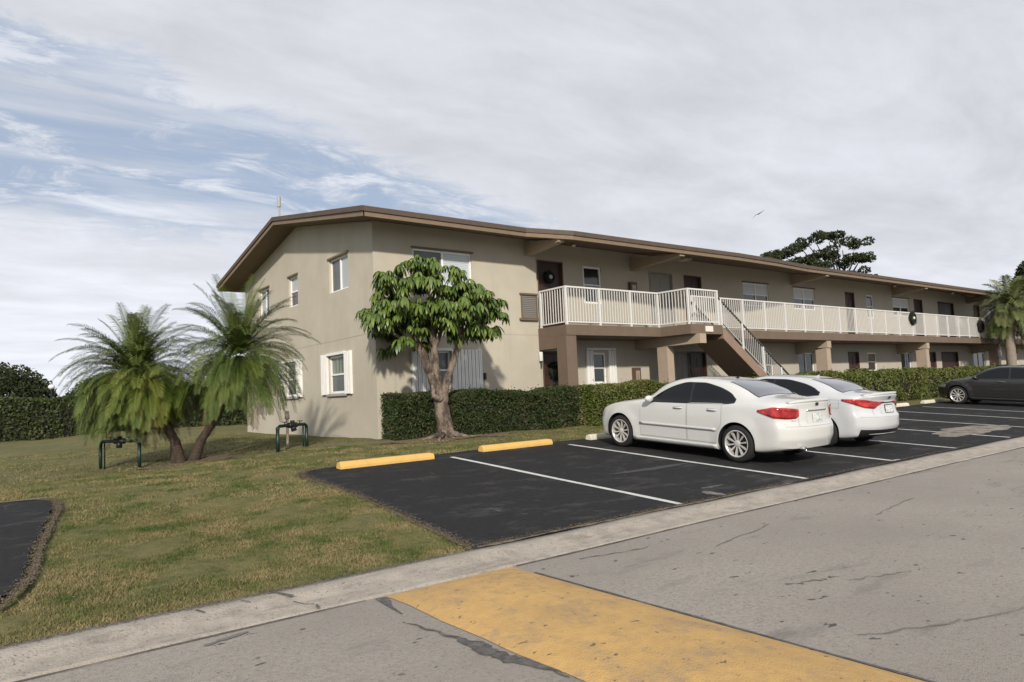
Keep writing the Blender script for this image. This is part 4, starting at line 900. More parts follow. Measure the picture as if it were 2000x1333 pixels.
# ------------------------------------------------------------------ cars
def pchip(xk, yk, x):
    xk = np.array(xk, float); yk = np.array(yk, float); h = np.diff(xk); d = np.diff(yk)/h; m = np.zeros(len(xk))
    m[0], m[-1] = d[0], d[-1]
    for i in range(1, len(xk)-1):
        if d[i-1]*d[i] > 0:
            w1, w2 = 2*h[i]+h[i-1], h[i]+2*h[i-1]; m[i] = (w1+w2)/(w1/d[i-1]+w2/d[i])
    x = np.clip(np.asarray(x, float), xk[0], xk[-1]); i = np.clip(np.searchsorted(xk, x)-1, 0, len(xk)-2); t = (x-xk[i])/h[i]
    return (1+2*t)*(1-t)**2*yk[i]+t*(1-t)**2*h[i]*m[i]+t*t*(3-2*t)*yk[i+1]+t*t*(t-1)*h[i]*m[i+1]
def make_car(name, loc, label, S, paint, rimstyle, windows_dark=True):
    pc = paint.node_tree.nodes['Principled BSDF'].inputs['Base Color'].default_value; seam = mat('seam_'+paint.name, tuple(v*.62 for v in pc[:3]), .7)
    L_ = S['L']; yo = L_/2
    th = thing(name, loc, label, 'car', 'cars parked in the lot', (math.atan(.0667), 0, S.get('yaw', 0)))
    cv = lambda k, u: pchip([p[0] for p in S[k]], [p[1] for p in S[k]], u)
    U = np.unique(np.concatenate([np.linspace(0, .5, 9), np.linspace(.5, L_-.5, 64), np.linspace(L_-.5, L_, 10)])); nu = len(U)
    zt, zs, zb, w = cv('top', U), cv('sh', U), cv('bot', U), cv('w', U); zs = np.minimum(zs, zt-.025)
    flat = np.array([(.935, .28), (.87, .50), (.77, .68), (.64, .81), (.46, .91), (.23, .98), (0, 1)])
    cab = np.array([(.945, .03), (.905, .10), (.825, .52), (.735, .86), (.62, .95), (.32, .995), (0, 1)])
    rings = []
    for i, u in enumerate(U):
        hg = zt[i]-zs[i]; c = sm((hg-.10)/.26); g = flat*(1-c)+cab*c; H = zs[i]-zb[i]
        low = [(0, zb[i]), (.45*w[i], zb[i]), (.86*w[i], zb[i]+.005), (.945*w[i], zb[i]+.05*H), (.975*w[i], zb[i]+.16*H), (.985*w[i], zb[i]+.32*H), (1.0*w[i], zb[i]+.56*H), (.998*w[i], zb[i]+.78*H), (.985*w[i], zb[i]+.93*H), (.965*w[i], zs[i])]
        pts = np.array(low+[(gx*w[i], zs[i]+gy*hg) for gx, gy in g])
        tt = np.arange(len(pts)); fine = np.linspace(0, len(pts)-1, 3*(len(pts)-1)+1)
        rings.append(np.stack([pchip(tt, pts[:, 0], fine), pchip(tt, pts[:, 1], fine)], 1))
    K = len(rings[0])
    wh = S['wheels']; ra = S['arch']
    def xyz(x, z, u):
        sgn = 1 if x >= 0 else -1; ax = abs(x)
        wl = float(np.interp(u, U, w)); q = min(1, ax/max(wl, .01))
        fr = math.exp(-u/.35); ff = math.exp(-(L_-u)/.40)
        y = u+fr*(S['rc']*q**3+float(np.interp(z, S['rz'][0], S['rz'][1])))-ff*(S['fc']*q**2.6+float(np.interp(z, S['fz'][0], S['fz'][1])))
        for wu in wh:
            r = math.hypot(u-wu, z-S['wr'])
            if ax > .8*wl and r < ra+.20 and z < .95: ax += .022*sm(1-(max(r, ra)-ra)/.20)*sm((ax/wl-.8)/.15)
        return (sgn*ax, y-yo, z)
    V = []; F = []; ncol = 2*K-2
    idx = {}
    for i, u in enumerate(U):
        for k in range(K): idx[i, k] = len(V); V.append(xyz(rings[i][k][0], rings[i][k][1], u))
        for k in range(K-2, 0, -1): idx[i, 2*K-2-k] = len(V); x, y, z = xyz(rings[i][k][0], rings[i][k][1], u); V.append((-x, y, z))
    for i in range(nu-1):
        for k in range(ncol): F.append((idx[i, k], idx[i+1, k], idx[i+1, (k+1) % ncol], idx[i, (k+1) % ncol]))
    for i, u, flip in ((0, U[0], 0), (nu-1, U[-1], 1)):   # caps
        NC = 14; g = {}
        for k in range(1, K-1):
            for c in range(NC+1):
                t = 1-2*c/NC
                if c == 0: g[k, c] = idx[i, k]
                elif c == NC: g[k, c] = idx[i, 2*K-2-k]
                else: x, z = rings[i][k]; g[k, c] = len(V); V.append(xyz(x*t, z, u))
        for k in range(1, K-2):
            for c in range(NC):
                q = (g[k, c], g[k+1, c], g[k+1, c+1], g[k, c+1]); F.append(q if flip else q[::-1])
        q = tuple([idx[i, 0]]+[g[1, c] for c in range(NC+1)]); F.append(q if not flip else q[::-1])
        q = tuple([idx[i, K-1]]+[g[K-2, c] for c in range(NC, -1, -1)]); F.append(q if not flip else q[::-1])
    bvh = BVHTree.FromPolygons([Vector(v) for v in V], F)
    bm_ = MB().add(V, F); body = bm_.build('body', paint, th, smooth=True)
    import bmesh
    b = bmesh.new(); b.from_mesh(body.data); bmesh.ops.remove_doubles(b, verts=b.verts, dist=1e-5); bmesh.ops.recalc_face_normals(b, faces=b.faces); b.to_mesh(body.data); b.free()
    cut = MB()
    for wu in wh:
        for s_ in (1, -1):
            n = 40; x0, x1 = (.52, 1.2) if s_ > 0 else (-1.2, -.52); vs = []
            for x in (x0, x1):
                for k in range(n): a = 2*PI*k/n; vs.append((x, wu-yo+ra*math.cos(a), S['wr']+.01+ra*math.sin(a)))
            cut.add(vs, [tuple(range(n))[::-1], tuple(range(n, 2*n))]+[(k, (k+1) % n, n+(k+1) % n, n+k) for k in range(n)])
    co = cut.build('cutter', M_plastic, th)
    md = body.modifiers.new('arch', 'BOOLEAN'); md.operation = 'DIFFERENCE'; md.solver = 'EXACT'; md.object = co
    try: md.material_mode = 'TRANSFER'
    except Exception: pass
    bpy.context.view_layer.update(); dg = bpy.context.evaluated_depsgraph_get()
    me = bpy.data.meshes.new_from_object(body.evaluated_get(dg))
    def vol(m_):
        import bmesh
        b = bmesh.new(); b.from_mesh(m_); v = b.calc_volume(); b.free(); return v
    v0, v1 = vol(body.data), vol(me); print('BOOL', S['L'], round(v0, 2), round(v1, 2), len(me.polygons))
    if not (.8*v0 < v1 < v0):
        md.solver = 'FAST'; bpy.context.view_layer.update(); me = bpy.data.meshes.new_from_object(body.evaluated_get(bpy.context.evaluated_depsgraph_get())); print('FAST', round(vol(me), 2), len(me.polygons))
    body.modifiers.clear(); body.data = me
    bpy.data.objects.remove(co, do_unlink=True)
    try: me.set_sharp_from_angle(angle=math.radians(40))
    except Exception: pass
    def patch(name_, m_, grid, d, eps=.004, parent=None, smooth=True, thick=0.):
        """grid: 2D list of (origin) points; rays along d"""
        d = Vector(d).normalized(); V_ = []; id_ = {}
        for i, row in enumerate(grid):
            for j, p in enumerate(row):
                h = bvh.ray_cast(Vector(p)-d*3, d)
                if h[0] is not None:
                    nn = h[1] if h[1].dot(d) < 0 else -h[1]
                    id_[i, j] = len(V_); V_.append(h[0]-d*eps*.3+nn*eps)
        F_ = []
        for i in range(len(grid)-1):
            for j in range(len(grid[0])-1):
                q = [(i, j), (i+1, j), (i+1, j+1), (i, j+1)]
                if all(k in id_ for k in q):
                    vs = [V_[id_[k]] for k in q]
                    if max((vs[a]-vs[a-1]).length for a in range(4)) < .5: F_.append(tuple(id_[k] for k in q))
        if not F_: return None
        o = MB().add(V_, F_).build(name_, m_, parent or th, smooth=smooth)
        if thick: s = o.modifiers.new('solid', 'SOLIDIFY'); s.thickness = thick; s.offset = 0
        return o
    def sidegrid(us, lo, hi, s_, nz=7):
        return [[(0, u-yo, lo(u)+(hi(u)-lo(u))*k/nz) for k in range(nz+1)] for u in us]
    tin = S['glass']     # side daylight opening outline: list of (u, zlow, zhigh)
    gu = [p[0] for p in tin]; lo = lambda u: float(np.interp(u, gu, [p[1] for p in tin])); hi = lambda u: float(pchip(gu, [p[2] for p in tin], u))
    for s_ in (1, -1):
        d = (-s_, 0, 0)
        us = np.linspace(gu[0]-.02, gu[-1]+.02, 40)
        patch('window_trim', M_plastic, sidegrid(us, lambda u: lo(u)-.018, lambda u: hi(u)+.014, s_), d, .003)
        bpl = S['bp']
        for (a, c, nm) in ((gu[0], bpl-.03, 'rear_window'), (bpl+.03, gu[-1], 'front_window')):
            patch('side_window', M_carglass, sidegrid(np.linspace(a, c, 24), lo, hi, s_), d, .006)
        # doors: seams and handles
        for (a, c) in S['doors']:
            zl_ = lambda u: .30+.0*u; zh = lambda u: lo(min(max(u, gu[0]), gu[-1]))-.03
            def zbot(u):
                for wu in wh:
                    r2 = (ra+.06)**2-(u-wu)**2
                    if r2 > 0: return max(.30, S['wr']+math.sqrt(r2))
                return .30
            patch('door_seam', seam, sidegrid(np.linspace(a-.006, c+.006, 30), lambda u: zbot(u)-.006, zh, s_, 8), d, .002)
            dr = patch('door', paint, sidegrid(np.linspace(a+.004, c-.004, 30), lambda u: zbot(u)+.006, lambda u: zh(u)-.0, s_, 8), d, .0045)
            if dr:
                hu = a+.12; h = bvh.ray_cast(Vector((s_*3, hu-yo, S['hz'])), Vector(d))
                if h[0] is not None:
                    hx = h[0].x; mb = MB().tube([(hx, hu-yo-.02, S['hz']), (hx+s_*.028, hu-yo, S['hz']), (hx+s_*.03, hu-yo+.14, S['hz']), (hx, hu-yo+.18, S['hz'])], .014, 8); mb.build('handle', paint, dr, smooth=True)
                patch('handle_hollow_shade', mat('recess_tone', (.25,.25,.24), .5), sidegrid(np.linspace(a+.10, a+.30, 6), lambda u: S['hz']-.025, lambda u: S['hz']+.02, s_, 3), d, .0055, dr)  # flat grey patch, shade of the handle hollow given by colour alone
        if S.get('strip'):
            a, c, z = S['strip']; patch('side_moulding', paint, sidegrid(np.linspace(a, c, 20), lambda u: z, lambda u: z+.045, s_, 2), d, .016, thick=.012)
            patch('moulding_shadow', seam, sidegrid(np.linspace(a, c, 20), lambda u: z-.008, lambda u: z+.002, s_, 1), d, .008)
        # rocker
        ra_, rc_ = wh[0]+ra+.02, wh[1]-ra-.02
        patch('rocker_panel', paint, sidegrid(np.linspace(ra_, rc_, 20), lambda u: .195, lambda u: .275, s_, 3), d, .018, thick=.02)
        # mirror
        mu, mz = S['mirror']; hh = bvh.ray_cast(Vector((s_*3, mu-yo, mz)), Vector(d)); mx = abs(hh[0].x) if hh[0] else .8
        mb = MB(); nr = 8; prof_ = [(0.0, -.055), (.05, -.05), (.078, -.02), (.08, .015), (.06, .04), (0, .05)]
        vs = []; n = 14
        for (r, h) in prof_:
            for k in range(n): a = 2*PI*k/n; vs.append((s_*(mx+.13+1.25*r*math.cos(a)), mu-yo+h*1.1, mz+.03+.82*r*math.sin(a)))
        mb.add(vs, [(i*n+k, i*n+(k+1) % n, (i+1)*n+(k+1) % n, (i+1)*n+k) for i in range(len(prof_)-1) for k in range(n)])
        mo = mb.build('mirror', paint, th, smooth=True)
        MB().tube([(s_*(mx-.02), mu-yo, mz-.03), (s_*(mx+.12), mu-yo, mz-.0)], [.035, .03], 8).build('mirror_stalk', M_plastic, mo, smooth=True)
    # rear glass and windscreen: project straight down
    a, c, wa, wc = S['rearglass']; us = np.linspace(a, c, 12)
    for nm, m_, e_, k_ in (('rear_glass_seal', M_plastic, .002, 1.03), ('rear_window', M_backglass, .0045, 1.)):
        patch(nm, m_, [[(((wa+(wc-wa)*(u-a)/(c-a))*k_)*t, (a+c)/2+(u-(a+c)/2)*k_-yo, 0) for t in np.linspace(-1, 1, 15)] for u in us], (0, 0, -1), e_)
    a, c, wa, wc = S['windscreen']; us = np.linspace(a, c, 12)
    patch('windscreen', M_carglass, [[((wa+(wc-wa)*(u-a)/(c-a))*t, u-yo, 0) for t in np.linspace(-1, 1, 15)] for u in us], (0, 0, -1), .0045)
    # tail lights (wrap round the corner)
    for s_ in (1, -1):
        d = Vector((-s_*.72, .69, 0)); pr = Vector((-s_*.69, -.72, 0)).normalized(); org = Vector((s_*S['w'][1][1], -yo+.05, 0)); g = []
        tl_ = S['tail']
        for t in np.linspace(0, 1, 22):
            h_ = tl_[0][0]+(tl_[-1][0]-tl_[0][0])*t; z0 = float(np.interp(h_, [q[0] for q in tl_], [q[1] for q in tl_])); z1 = float(np.interp(h_, [q[0] for q in tl_], [q[2] for q in tl_]))
            p = org+pr*h_; g.append([(p.x, p.y, z0+(z1-z0)*k/5) for k in range(6)])
        t_ = patch('tail_light', M_tail, g, d, .012, thick=.006)
        if S.get('revlamp'):
            g2 = []
            for t in np.linspace(0, 1, 8):
                h_ = tl_[-1][0]*.45+tl_[-1][0]*.45*t; z0 = float(np.interp(h_, [q[0] for q in tl_], [q[1] for q in tl_])); p = org+pr*h_; g2.append([(p.x, p.y, z0-.035+.03*k/2) for k in range(3)])
            patch('reverse_lamp', M_lens, g2, d, .012, t_)
        # headlight
        d = Vector((-s_*.5, -.86, 0)); pr = Vector((-s_*.86, .5, 0)).normalized(); org = Vector((s_*.72, yo-.12, 0)); g = []
        for t in np.linspace(-.32, .22, 12): p = org+pr*t; g.append([(p.x, p.y, S['head'][0]+(S['head'][1]-S['head'][0])*k/4) for k in range(5)])
        patch('headlight', M_lens, g, d, .006)
    # rear details, seen straight from behind
    def rg_(x0, x1, z0, z1, nx=8, nz=3): return [[(x0+(x1-x0)*i/nx, 0, z0+(z1-z0)*k/nz) for k in range(nz+1)] for i in range(nx+1)]
    pz_ = S['plate']
    patch('plate_recess', S.get('recess_tone', paint), rg_(-.30, .30, pz_-.09, pz_+.12), (0, 1, 0), .002)
    fr_ = patch('plate_frame', M_plastic, rg_(-.17, .17, pz_-.085, pz_+.085, 4, 2), (0, 1, 0), .006) if S.get('frame') else None
    patch('licence_plate', M_plate, rg_(-.15, .15, pz_-.07, pz_+.07, 4, 2), (0, 1, 0), .010)
    patch('trunk_handle', M_chrome if S.get('chrome') else M_plastic, rg_(-.30, .30, pz_+.115, pz_+.135, 8, 1), (0, 1, 0), .012, thick=.01)
    patch('badge', M_plastic, rg_(-.045, .045, pz_+.20, pz_+.245, 3, 2), (0, 1, 0), .010)
    patch('bumper_seam', seam, rg_(-.74, .74, S['bseam'], S['bseam']+.006, 16, 1), (0, 1, 0), .003)
    for s_ in (1, -1): patch('trunk_seam', seam, rg_(s_*.50, s_*.50+.007, S['bseam']+.01, 1.0, 1, 8), (0, 1, 0), .003)
    for (u0, u1, z0, z1) in () if S is not cor else ((.62, .80, .80, .80), (.62, .80, .96, .96), (.62, .62, .80, .96), (.795, .795, .80, .96)):
        patch('fuel_door_seam', seam, sidegrid(np.linspace(u0, u1+.006, 4), lambda u: z0, lambda u: z1+.006, -1, 3), (1, 0, 0), .003)
    if S.get('diffuser'): patch('diffuser', M_plastic, rg_(-.72, .72, .20, S['diffuser'], 16, 3), (0, 1, 0), .010)
    z_ = S['lip']; hh = bvh.ray_cast(Vector((0, S['lipu']-yo, 3)), Vector((0, 0, -1)))
    mb = MB(); N_ = 13; vs = []
    for i in range(N_):
        t = -1+2*i/(N_-1); x = t*.66; yy_ = S['lipu']-yo+S['rc']*(abs(x)/S['w'][0][1])**3+.03
        h = bvh.ray_cast(Vector((x, yy_, 3)), Vector((0, 0, -1)))[0]
        if h is None or h.z < z_-.14: h = Vector((x, yy_, z_-.06))
        e = (1-t**6)
        vs += [(h.x, h.y+.16, h.z+.001), (h.x, h.y+.02, h.z+.008+.018*e), (h.x, h.y-.05, h.z+.012+.022*e), (h.x, h.y-.035, h.z-.012)]
    mb.add(vs, [(4*i+k, 4*i+k+1, 4*i+5+k, 4*i+4+k) for i in range(N_-1) for k in range(3)]); mb.build('spoiler', paint, th, smooth=True)
    for ex in S['exhaust']:
        mb = MB(); mb.lathe([(.028, .0), (.036, -.0), (.038, -.12), (.034, -.13), (.028, -.12), (.026, 0)], (ex, -yo+.13, .30), 'y', 14); mb.build('exhaust_tip', M_chrome, th, smooth=True)
    mb = MB(); mb.add([(-.02, S['fin']-yo, S['finz']-.01), (.02, S['fin']-yo, S['finz']-.01), (0, S['fin']-yo-.02, S['finz']+.055), (0, S['fin']-yo+.13, S['finz']-.005)], [(0, 1, 2), (0, 2, 3), (1, 3, 2)]); mb.build('antenna_fin', paint if S.get('finp') else M_plastic, th)
    MB().box(-.68, .68, wh[0]-yo-.4, wh[1]-yo+.45, .19, .30).build('underbody', M_plastic, th)
    # wheels
    wr = S['wr']
    for wu in wh:
        for s_ in (1, -1):
            wE = bpy.data.objects.new('wheel', None); C.objects.link(wE); wE.parent = th; wE.location = (s_*S['track'], wu-yo, wr); wE.rotation_euler = (0, 0, 0 if s_ > 0 else PI)
            tw = .105; rr = wr*.70
            MB().lathe([(rr-.005, -tw), (rr+.02, -tw), (wr-.03, -tw+.004), (wr-.006, -tw+.03), (wr, -tw+.05), (wr, tw-.05), (wr-.006, tw-.03), (wr-.03, tw-.004), (rr+.02, tw), (rr-.005, tw-.006)], ax='x', n=40).build('tyre', M_tyre, wE, smooth=True)
            mb = MB(); mb.lathe([(rr+.004, -tw), (rr-.01, -tw+.01), (rr-.02, .0), (rr-.012, tw-.02), (rr+.004, tw-.002), (rr+.008, tw+.004), (rr-.004, tw+.006), (rr-.016, tw-.004)], ax='x', n=40)
            ns, sw = rimstyle
            for k in range(ns):
                a = 2*PI*k/ns+.2; ca, sa = math.cos(a), math.sin(a); ta, tb = -sa, ca
                def P(r, o_, x): return (x, r*ca+o_*ta, r*sa+o_*tb)
                x0, x1 = tw-.028, tw-.055
                vs = [P(.05, -sw*.55, x0), P(.05, sw*.55, x0), P(rr-.008, sw, x0+.018), P(rr-.008, -sw, x0+.018), P(.05, -sw*.55, x1), P(.05, sw*.55, x1), P(rr-.008, sw, x1), P(rr-.008, -sw, x1)]
                mb.add(vs, [(0, 1, 2, 3), (7, 6, 5, 4), (0, 4, 5, 1), (1, 5, 6, 2), (2, 6, 7, 3), (3, 7, 4, 0)])
            mb.lathe([(0, tw-.018), (.03, tw-.018), (.055, tw-.026), (.06, tw-.05)], ax='x', n=20)
            mb.build('rim', M_rim, wE, smooth=False)
            MB().lathe([(0, 0), (rr-.02, 0), (rr-.02, -.05)], ax='x', n=24).build('wheel_back_disc', M_rimback, wE)  # near-black disc backing the gaps between the spokes
    return th
legacy = dict(L=4.73, wr=.325, arch=.365, wheels=(1.02, 3.77), track=.795,
    top=[(0, 1.045), (.06, 1.085), (.3, 1.115), (.68, 1.155), (1.0, 1.275), (1.45, 1.405), (1.8, 1.445), (2.1, 1.455), (2.4, 1.435), (2.7, 1.36), (2.95, 1.235), (3.15, 1.105), (3.3, 1.035), (3.6, .985), (4.0, .925), (4.4, .83), (4.62, .71), (4.73, .60)],
    sh=[(0, .96), (.4, 1.00), (1.2, 1.0), (2.5, .965), (3.3, .945), (3.9, .885), (4.35, .79), (4.62, .62), (4.73, .52)],
    bot=[(0, .30), (.2, .25), (.6, .20), (4.1, .18), (4.5, .19), (4.73, .26)], w=[(0, .82), (.12, .86), (.5, .895), (1.4, .91), (3.3, .91), (3.9, .905), (4.35, .87), (4.62, .80), (4.73, .74)],
    rc=.22, fc=.30, rz=([.2, .45, .66, .70, .95, 1.05, 1.1], [.10, .0, .0, .035, .06, .05, .05]), fz=([.2, .5, .75, 1], [.08, 0, .06, .3]),
    glass=[(1.10, 1.035, 1.075), (1.16, 1.02, 1.14), (1.3, 1.01, 1.215), (1.55, 1.005, 1.295), (1.85, .995, 1.345), (2.15, .985, 1.345), (2.45, .98, 1.285), (2.7, .975, 1.185), (2.92, .972, 1.06), (3.02, .972, .99)], bp=2.05,
    doors=[(1.32, 2.07), (2.09, 3.22)], hz=.885, strip=(1.42, 3.22, .52), mirror=(2.93, .99), rearglass=(.74, 1.38, .62, .52), windscreen=(2.5, 3.2, .54, .66),
    tail=[(-.42, .90, .93), (-.2, .81, .985), (0, .795, .98), (.17, .80, .965), (.22, .84, .95)], revlamp=True, head=(.62, .76), plate=.80, bseam=.665, lip=1.1, lipu=.07, exhaust=(-.45,), fin=1.58, finz=1.42, chrome=True)
cor = dict(L=4.64, wr=.315, arch=.36, wheels=(.98, 3.68), track=.77,
    top=[(0, 1.05), (.06, 1.09), (.3, 1.105), (.62, 1.13), (1.0, 1.265), (1.45, 1.375), (1.9, 1.415), (2.3, 1.42), (2.7, 1.375), (3.1, 1.24), (3.5, 1.07), (3.75, 1.0), (4.1, .92), (4.4, .80), (4.58, .66), (4.64, .58)],
    sh=[(0, .95), (.4, 1.0), (1.2, .99), (2.5, .94), (3.3, .92), (3.9, .86), (4.35, .74), (4.55, .6), (4.64, .5)],
    bot=[(0, .30), (.2, .24), (.6, .19), (4.1, .17), (4.5, .18), (4.64, .25)], w=[(0, .76), (.12, .81), (.5, .865), (1.3, .888), (3.3, .888), (3.9, .88), (4.35, .83), (4.58, .74), (4.64, .68)],
    rc=.28, fc=.45, rz=([.2, .45, .66, .72, .95, 1.05, 1.1], [.12, .0, .0, .05, .08, .03, .03]), fz=([.2, .5, .75, 1], [.08, 0, .06, .3]),
    glass=[(1.08, 1.05, 1.09), (1.2, 1.035, 1.17), (1.5, 1.0, 1.27), (1.9, .985, 1.33), (2.3, .975, 1.33), (2.7, .965, 1.255), (3.0, .96, 1.13), (3.25, .955, 1.0)], bp=2.12,
    doors=[(1.3, 2.1), (2.12, 3.2)], hz=.87, mirror=(3.15, .97), rearglass=(.66, 1.36, .60, .50), windscreen=(2.6, 3.4, .54, .66),
    tail=[(-.40, .95, .98), (-.22, .89, .985), (0, .82, .98), (.2, .80, .95), (.25, .85, .94), (.42, .915, .935)], head=(.60, .74), plate=.79, bseam=.64, lip=1.09, lipu=.06, exhaust=(), fin=1.5, finz=1.385, finp=1, diffuser=.40, frame=1)
cam = dict(cor); cam.update(L=4.86, wr=.335, arch=.375, wheels=(1.08, 3.90), track=.80,
    top=[(0, 1.02), (.1, 1.07), (.4, 1.09), (.75, 1.12), (1.15, 1.28), (1.6, 1.41), (2.1, 1.45), (2.5, 1.445), (2.9, 1.38), (3.25, 1.24), (3.6, 1.06), (3.85, .99), (4.25, .92), (4.55, .82), (4.78, .68), (4.86, .55)],
    sh=[(0, .93), (.5, .98), (1.3, .97), (2.6, .93), (3.5, .91), (4.1, .86), (4.5, .76), (4.75, .62), (4.86, .48)],
    bot=[(0, .30), (.2, .24), (.6, .19), (4.3, .17), (4.7, .18), (4.86, .22)], w=[(0, .80), (.12, .85), (.5, .895), (1.4, .915), (3.5, .915), (4.1, .905), (4.5, .86), (4.78, .76), (4.86, .70)],
    glass=[(1.05, 1.03, 1.07), (1.3, 1.01, 1.20), (1.6, .99, 1.30), (2.0, .975, 1.36), (2.5, .965, 1.355), (2.9, .96, 1.265), (3.2, .955, 1.12), (3.42, .95, 1.0)], bp=2.25,
    doors=[(1.4, 2.24), (2.26, 3.36)], hz=.86, mirror=(3.3, .98), rearglass=(.78, 1.5, .62, .52), windscreen=(2.8, 3.55, .55, .68), head=(.62, .74), fin=1.7, finz=1.43)
def car_loc(xc, yrear, L_):
    yc = yrear+L_/2; return (xc, yc, zlot(xc, yc)+.002)
make_car('sedan', car_loc(10.47+.91, 6.40, 4.73), 'pearl white sedan nearest the camera with ten spoke wheels and rectangular red tail lights', legacy, M_pearl, (10, .0165))
make_car('sedan', car_loc(13.52+.89, 6.58, 4.64), 'silvery white sedan with pointed red tail lights parked beyond the pearl white one', cor, M_silver, (7, .022))
make_car('sedan', car_loc(29.2+.915, 6.95, 4.86), 'charcoal grey sedan parked further off at the right edge', cam, M_grey, (10, .02))

# bird
tb = thing('bird', (44.0, 28.0, 11.9), 'small dark bird flying above the spreading tree', 'bird')
MB().add([(-.25, 0, -.06), (0, .05, .02), (.45, -.3, .30), (.0, -.06, .01), (-.35, .25, -.30), (.12, 0, 0)], [(0, 1, 5, 3), (1, 2, 5), (0, 4, 1)]).build('body', M_black, tb)

# ------------------------------------------------------------------ light
S_ = Vector((-1.16, -1.70, 1.03)).normalized()
sd = bpy.data.lights.new('sun', 'SUN'); sd.energy = 3.4; sd.angle = math.radians(2.2); sd.color = (1, .93, .82)
so = bpy.data.objects.new('sun', sd); C.objects.link(so); so.rotation_euler = S_.to_track_quat('Z', 'Y').to_euler()
w = bpy.data.worlds.new('World'); bpy.context.scene.world = w; w.use_nodes = True
nt = w.node_tree; N = nt.nodes; L = nt.links; bg = N['Background']
sky = N.new('ShaderNodeTexSky'); sky.sky_type = 'NISHITA'; sky.sun_disc = False
sky.sun_elevation = math.asin(S_.z); sky.sun_rotation = math.atan2(S_.x, S_.y); sky.air_density = 1.; sky.dust_density = 1.; sky.ozone_density = 1.5
tc = N.new('ShaderNodeTexCoord'); sx = N.new('ShaderNodeSeparateXYZ'); L.new(tc.outputs['Generated'], sx.inputs[0])
def mth(op, a, b=None, c=None, clamp=False):
    n = N.new('ShaderNodeMath'); n.operation = op; n.use_clamp = clamp
    for i, v in enumerate((a, b, c)):
        if v is None: continue
        if isinstance(v, (int, float)): n.inputs[i].default_value = v
        else: L.new(v, n.inputs[i])
    return n.outputs[0]
den = mth('ADD', mth('MAXIMUM', sx.outputs['Z'], 0.), .12)
px_ = mth('DIVIDE', sx.outputs['X'], den); py_ = mth('DIVIDE', sx.outputs['Y'], den)
cb = N.new('ShaderNodeCombineXYZ'); L.new(px_, cb.inputs[0]); L.new(py_, cb.inputs[1])
def wn(scale, detail=8, rough=.6, dist=0., rot=0., st=(1, 1, 1), off=(0, 0, 0)):
    mp = N.new('ShaderNodeMapping'); mp.inputs['Rotation'].default_value = (0, 0, rot); mp.inputs['Scale'].default_value = st; mp.inputs['Location'].default_value = off
    L.new(cb.outputs[0], mp.inputs[0]); nz = N.new('ShaderNodeTexNoise'); nz.inputs['Scale'].default_value = scale; nz.inputs['Detail'].default_value = detail; nz.inputs['Roughness'].default_value = rough; nz.inputs['Distortion'].default_value = dist
    L.new(mp.outputs[0], nz.inputs[0]); return nz.outputs['Fac']
def mr(v, a, b, c=0., d=1.):
    n = N.new('ShaderNodeMapRange'); n.interpolation_type = 'SMOOTHSTEP'
    L.new(v, n.inputs[0]); n.inputs[1].default_value = a; n.inputs[2].default_value = b; n.inputs[3].default_value = c; n.inputs[4].default_value = d; return n.outputs[0]
# clear region: py between ~1.65+.2x and ~2.5, fading out to the right
big = wn(1.1, 6, .6, .3); fine = wn(3.2, 10, .68, .6, rot=.5, st=(1, 1.7, 1)); stk = wn(1.6, 8, .55, .3, rot=.42, st=(.55, 2.6, 1), off=(3, 1, 0))
f1 = mth('SUBTRACT', mth('SUBTRACT', py_, mth('MULTIPLY', px_, .27)), 1.52)      # >0 beyond the upper cloud sheet
f1 = mth('ADD', f1, mth('MULTIPLY', mth('SUBTRACT', fine, .5), .75))
clear = mr(f1, .0, .22)
f2 = mth('ADD', mth('SUBTRACT', 2.95, py_), mth('MULTIPLY', mth('SUBTRACT', fine, .5), .9)); clear = mth('MULTIPLY', clear, mr(f2, .0, .45))
f3 = mth('ADD', mth('SUBTRACT', 2.45, px_), mth('MULTIPLY', mth('SUBTRACT', big, .5), 2.2)); clear = mth('MULTIPLY', clear, mr(f3, .0, .7))
wisps = mth('MULTIPLY', mr(stk, .42, .68), .78); wisp2 = mth('MULTIPLY', mr(fine, .44, .66), .8)
cov = mth('MAXIMUM', wisps, wisp2); cov = mth('MAXIMUM', mth('SUBTRACT', 1., clear), cov)
cov = mth('MAXIMUM', cov, mth('MULTIPLY', mr(sx.outputs['Z'], .17, .05), .93))
cov = mth('MINIMUM', cov, .97)
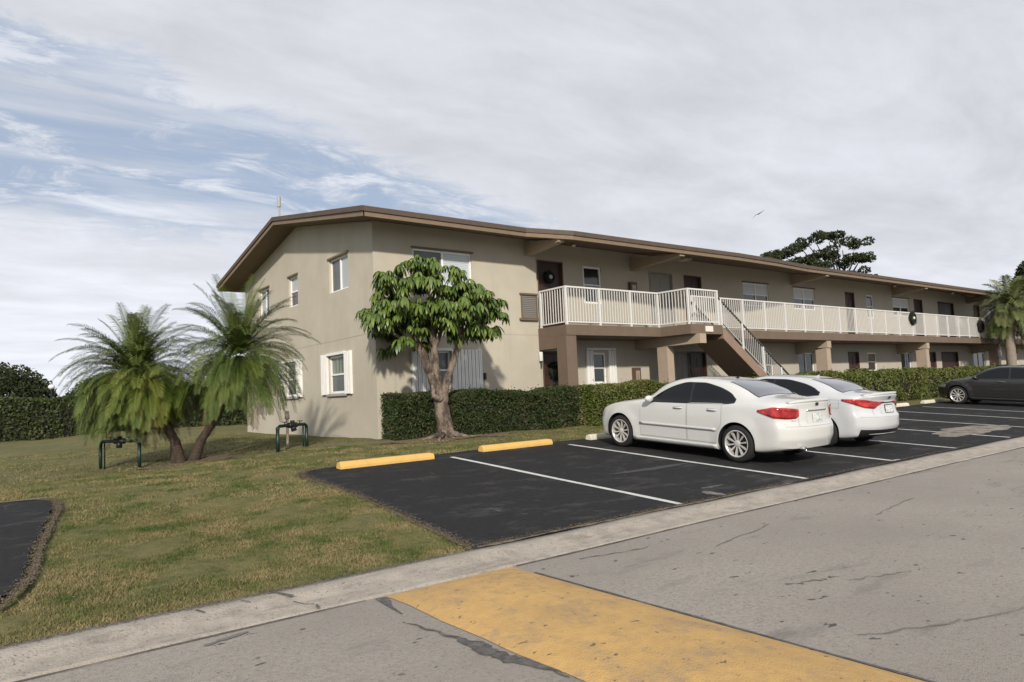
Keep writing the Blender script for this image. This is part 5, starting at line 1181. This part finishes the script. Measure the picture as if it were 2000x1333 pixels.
# cloud brightness
bright = mth('ADD', mr(wn(1.9, 8, .6, .4, rot=.3, st=(.6, 1.2, 1)), .25, .75, .52, .65), mth('MULTIPLY', mr(sx.outputs['Z'], .32, .08), mr(px_, 2.2, .3, .05, .15)))
bright = mth('ADD', bright, mth('MULTIPLY', mth('MULTIPLY', mr(fine, .45, .65), mr(clear, .02, .5)), .09))
puff = wn(3.6, 10, .62, .5, rot=.2, st=(.8, 1.3, 1), off=(5, 2, 0))
bright = mth('ADD', bright, mth('MULTIPLY', mth('SUBTRACT', puff, .5), .16))
ccol = N.new('ShaderNodeMix'); ccol.data_type = 'RGBA'; ccol.blend_type = 'MULTIPLY'; ccol.inputs[0].default_value = 1.
cc = N.new('ShaderNodeCombineColor'); sc = 10.
b10 = mth('MULTIPLY', bright, sc)
for i in range(3): L.new(b10, cc.inputs[i])
L.new(cc.outputs[0], ccol.inputs[6]); ccol.inputs[7].default_value = (.945, .972, 1.045, 1)
skm = N.new('ShaderNodeMix'); skm.data_type = 'RGBA'; skm.blend_type = 'MIX'; skm.inputs[0].default_value = .85; L.new(sky.outputs[0], skm.inputs[6]); skm.inputs[7].default_value = (3.3, 3.95, 5.1, 1)
mx = N.new('ShaderNodeMix'); mx.data_type = 'RGBA'; L.new(cov, mx.inputs[0]); L.new(skm.outputs[2], mx.inputs[6]); L.new(ccol.outputs[2], mx.inputs[7])
L.new(mx.outputs[2], bg.inputs['Color']); bg.inputs['Strength'].default_value = .1

# ------------------------------------------------------------------ camera
cd = bpy.data.cameras.new('camera'); co = bpy.data.objects.new('camera', cd); C.objects.link(co)
cd.sensor_width = 36; cd.lens = 1370/2000*36; cd.clip_end = 2000; cd.clip_start = .05
Rr = [[0.79406636, 0.00998128, 0.60774912], [-0.60617576, 0.08674498, 0.79058602], [-0.04482812, -0.99618055, 0.07493168]]
# columns: image right, image down, forward (world axes)
right = Vector([r[0] for r in Rr]); down = Vector([r[1] for r in Rr]); fwd = Vector([r[2] for r in Rr])
co.matrix_world = Matrix(((right.x, -down.x, -fwd.x, 0), (right.y, -down.y, -fwd.y, 0), (right.z, -down.z, -fwd.z, 0), (0, 0, 0, 1)))
sc_ = bpy.context.scene; sc_.camera = co
sc_.view_settings.view_transform = 'Standard'; sc_.view_settings.look = 'None'; sc_.view_settings.exposure = .34; sc_.view_settings.gamma = 1
sc_.cycles.max_bounces = 6
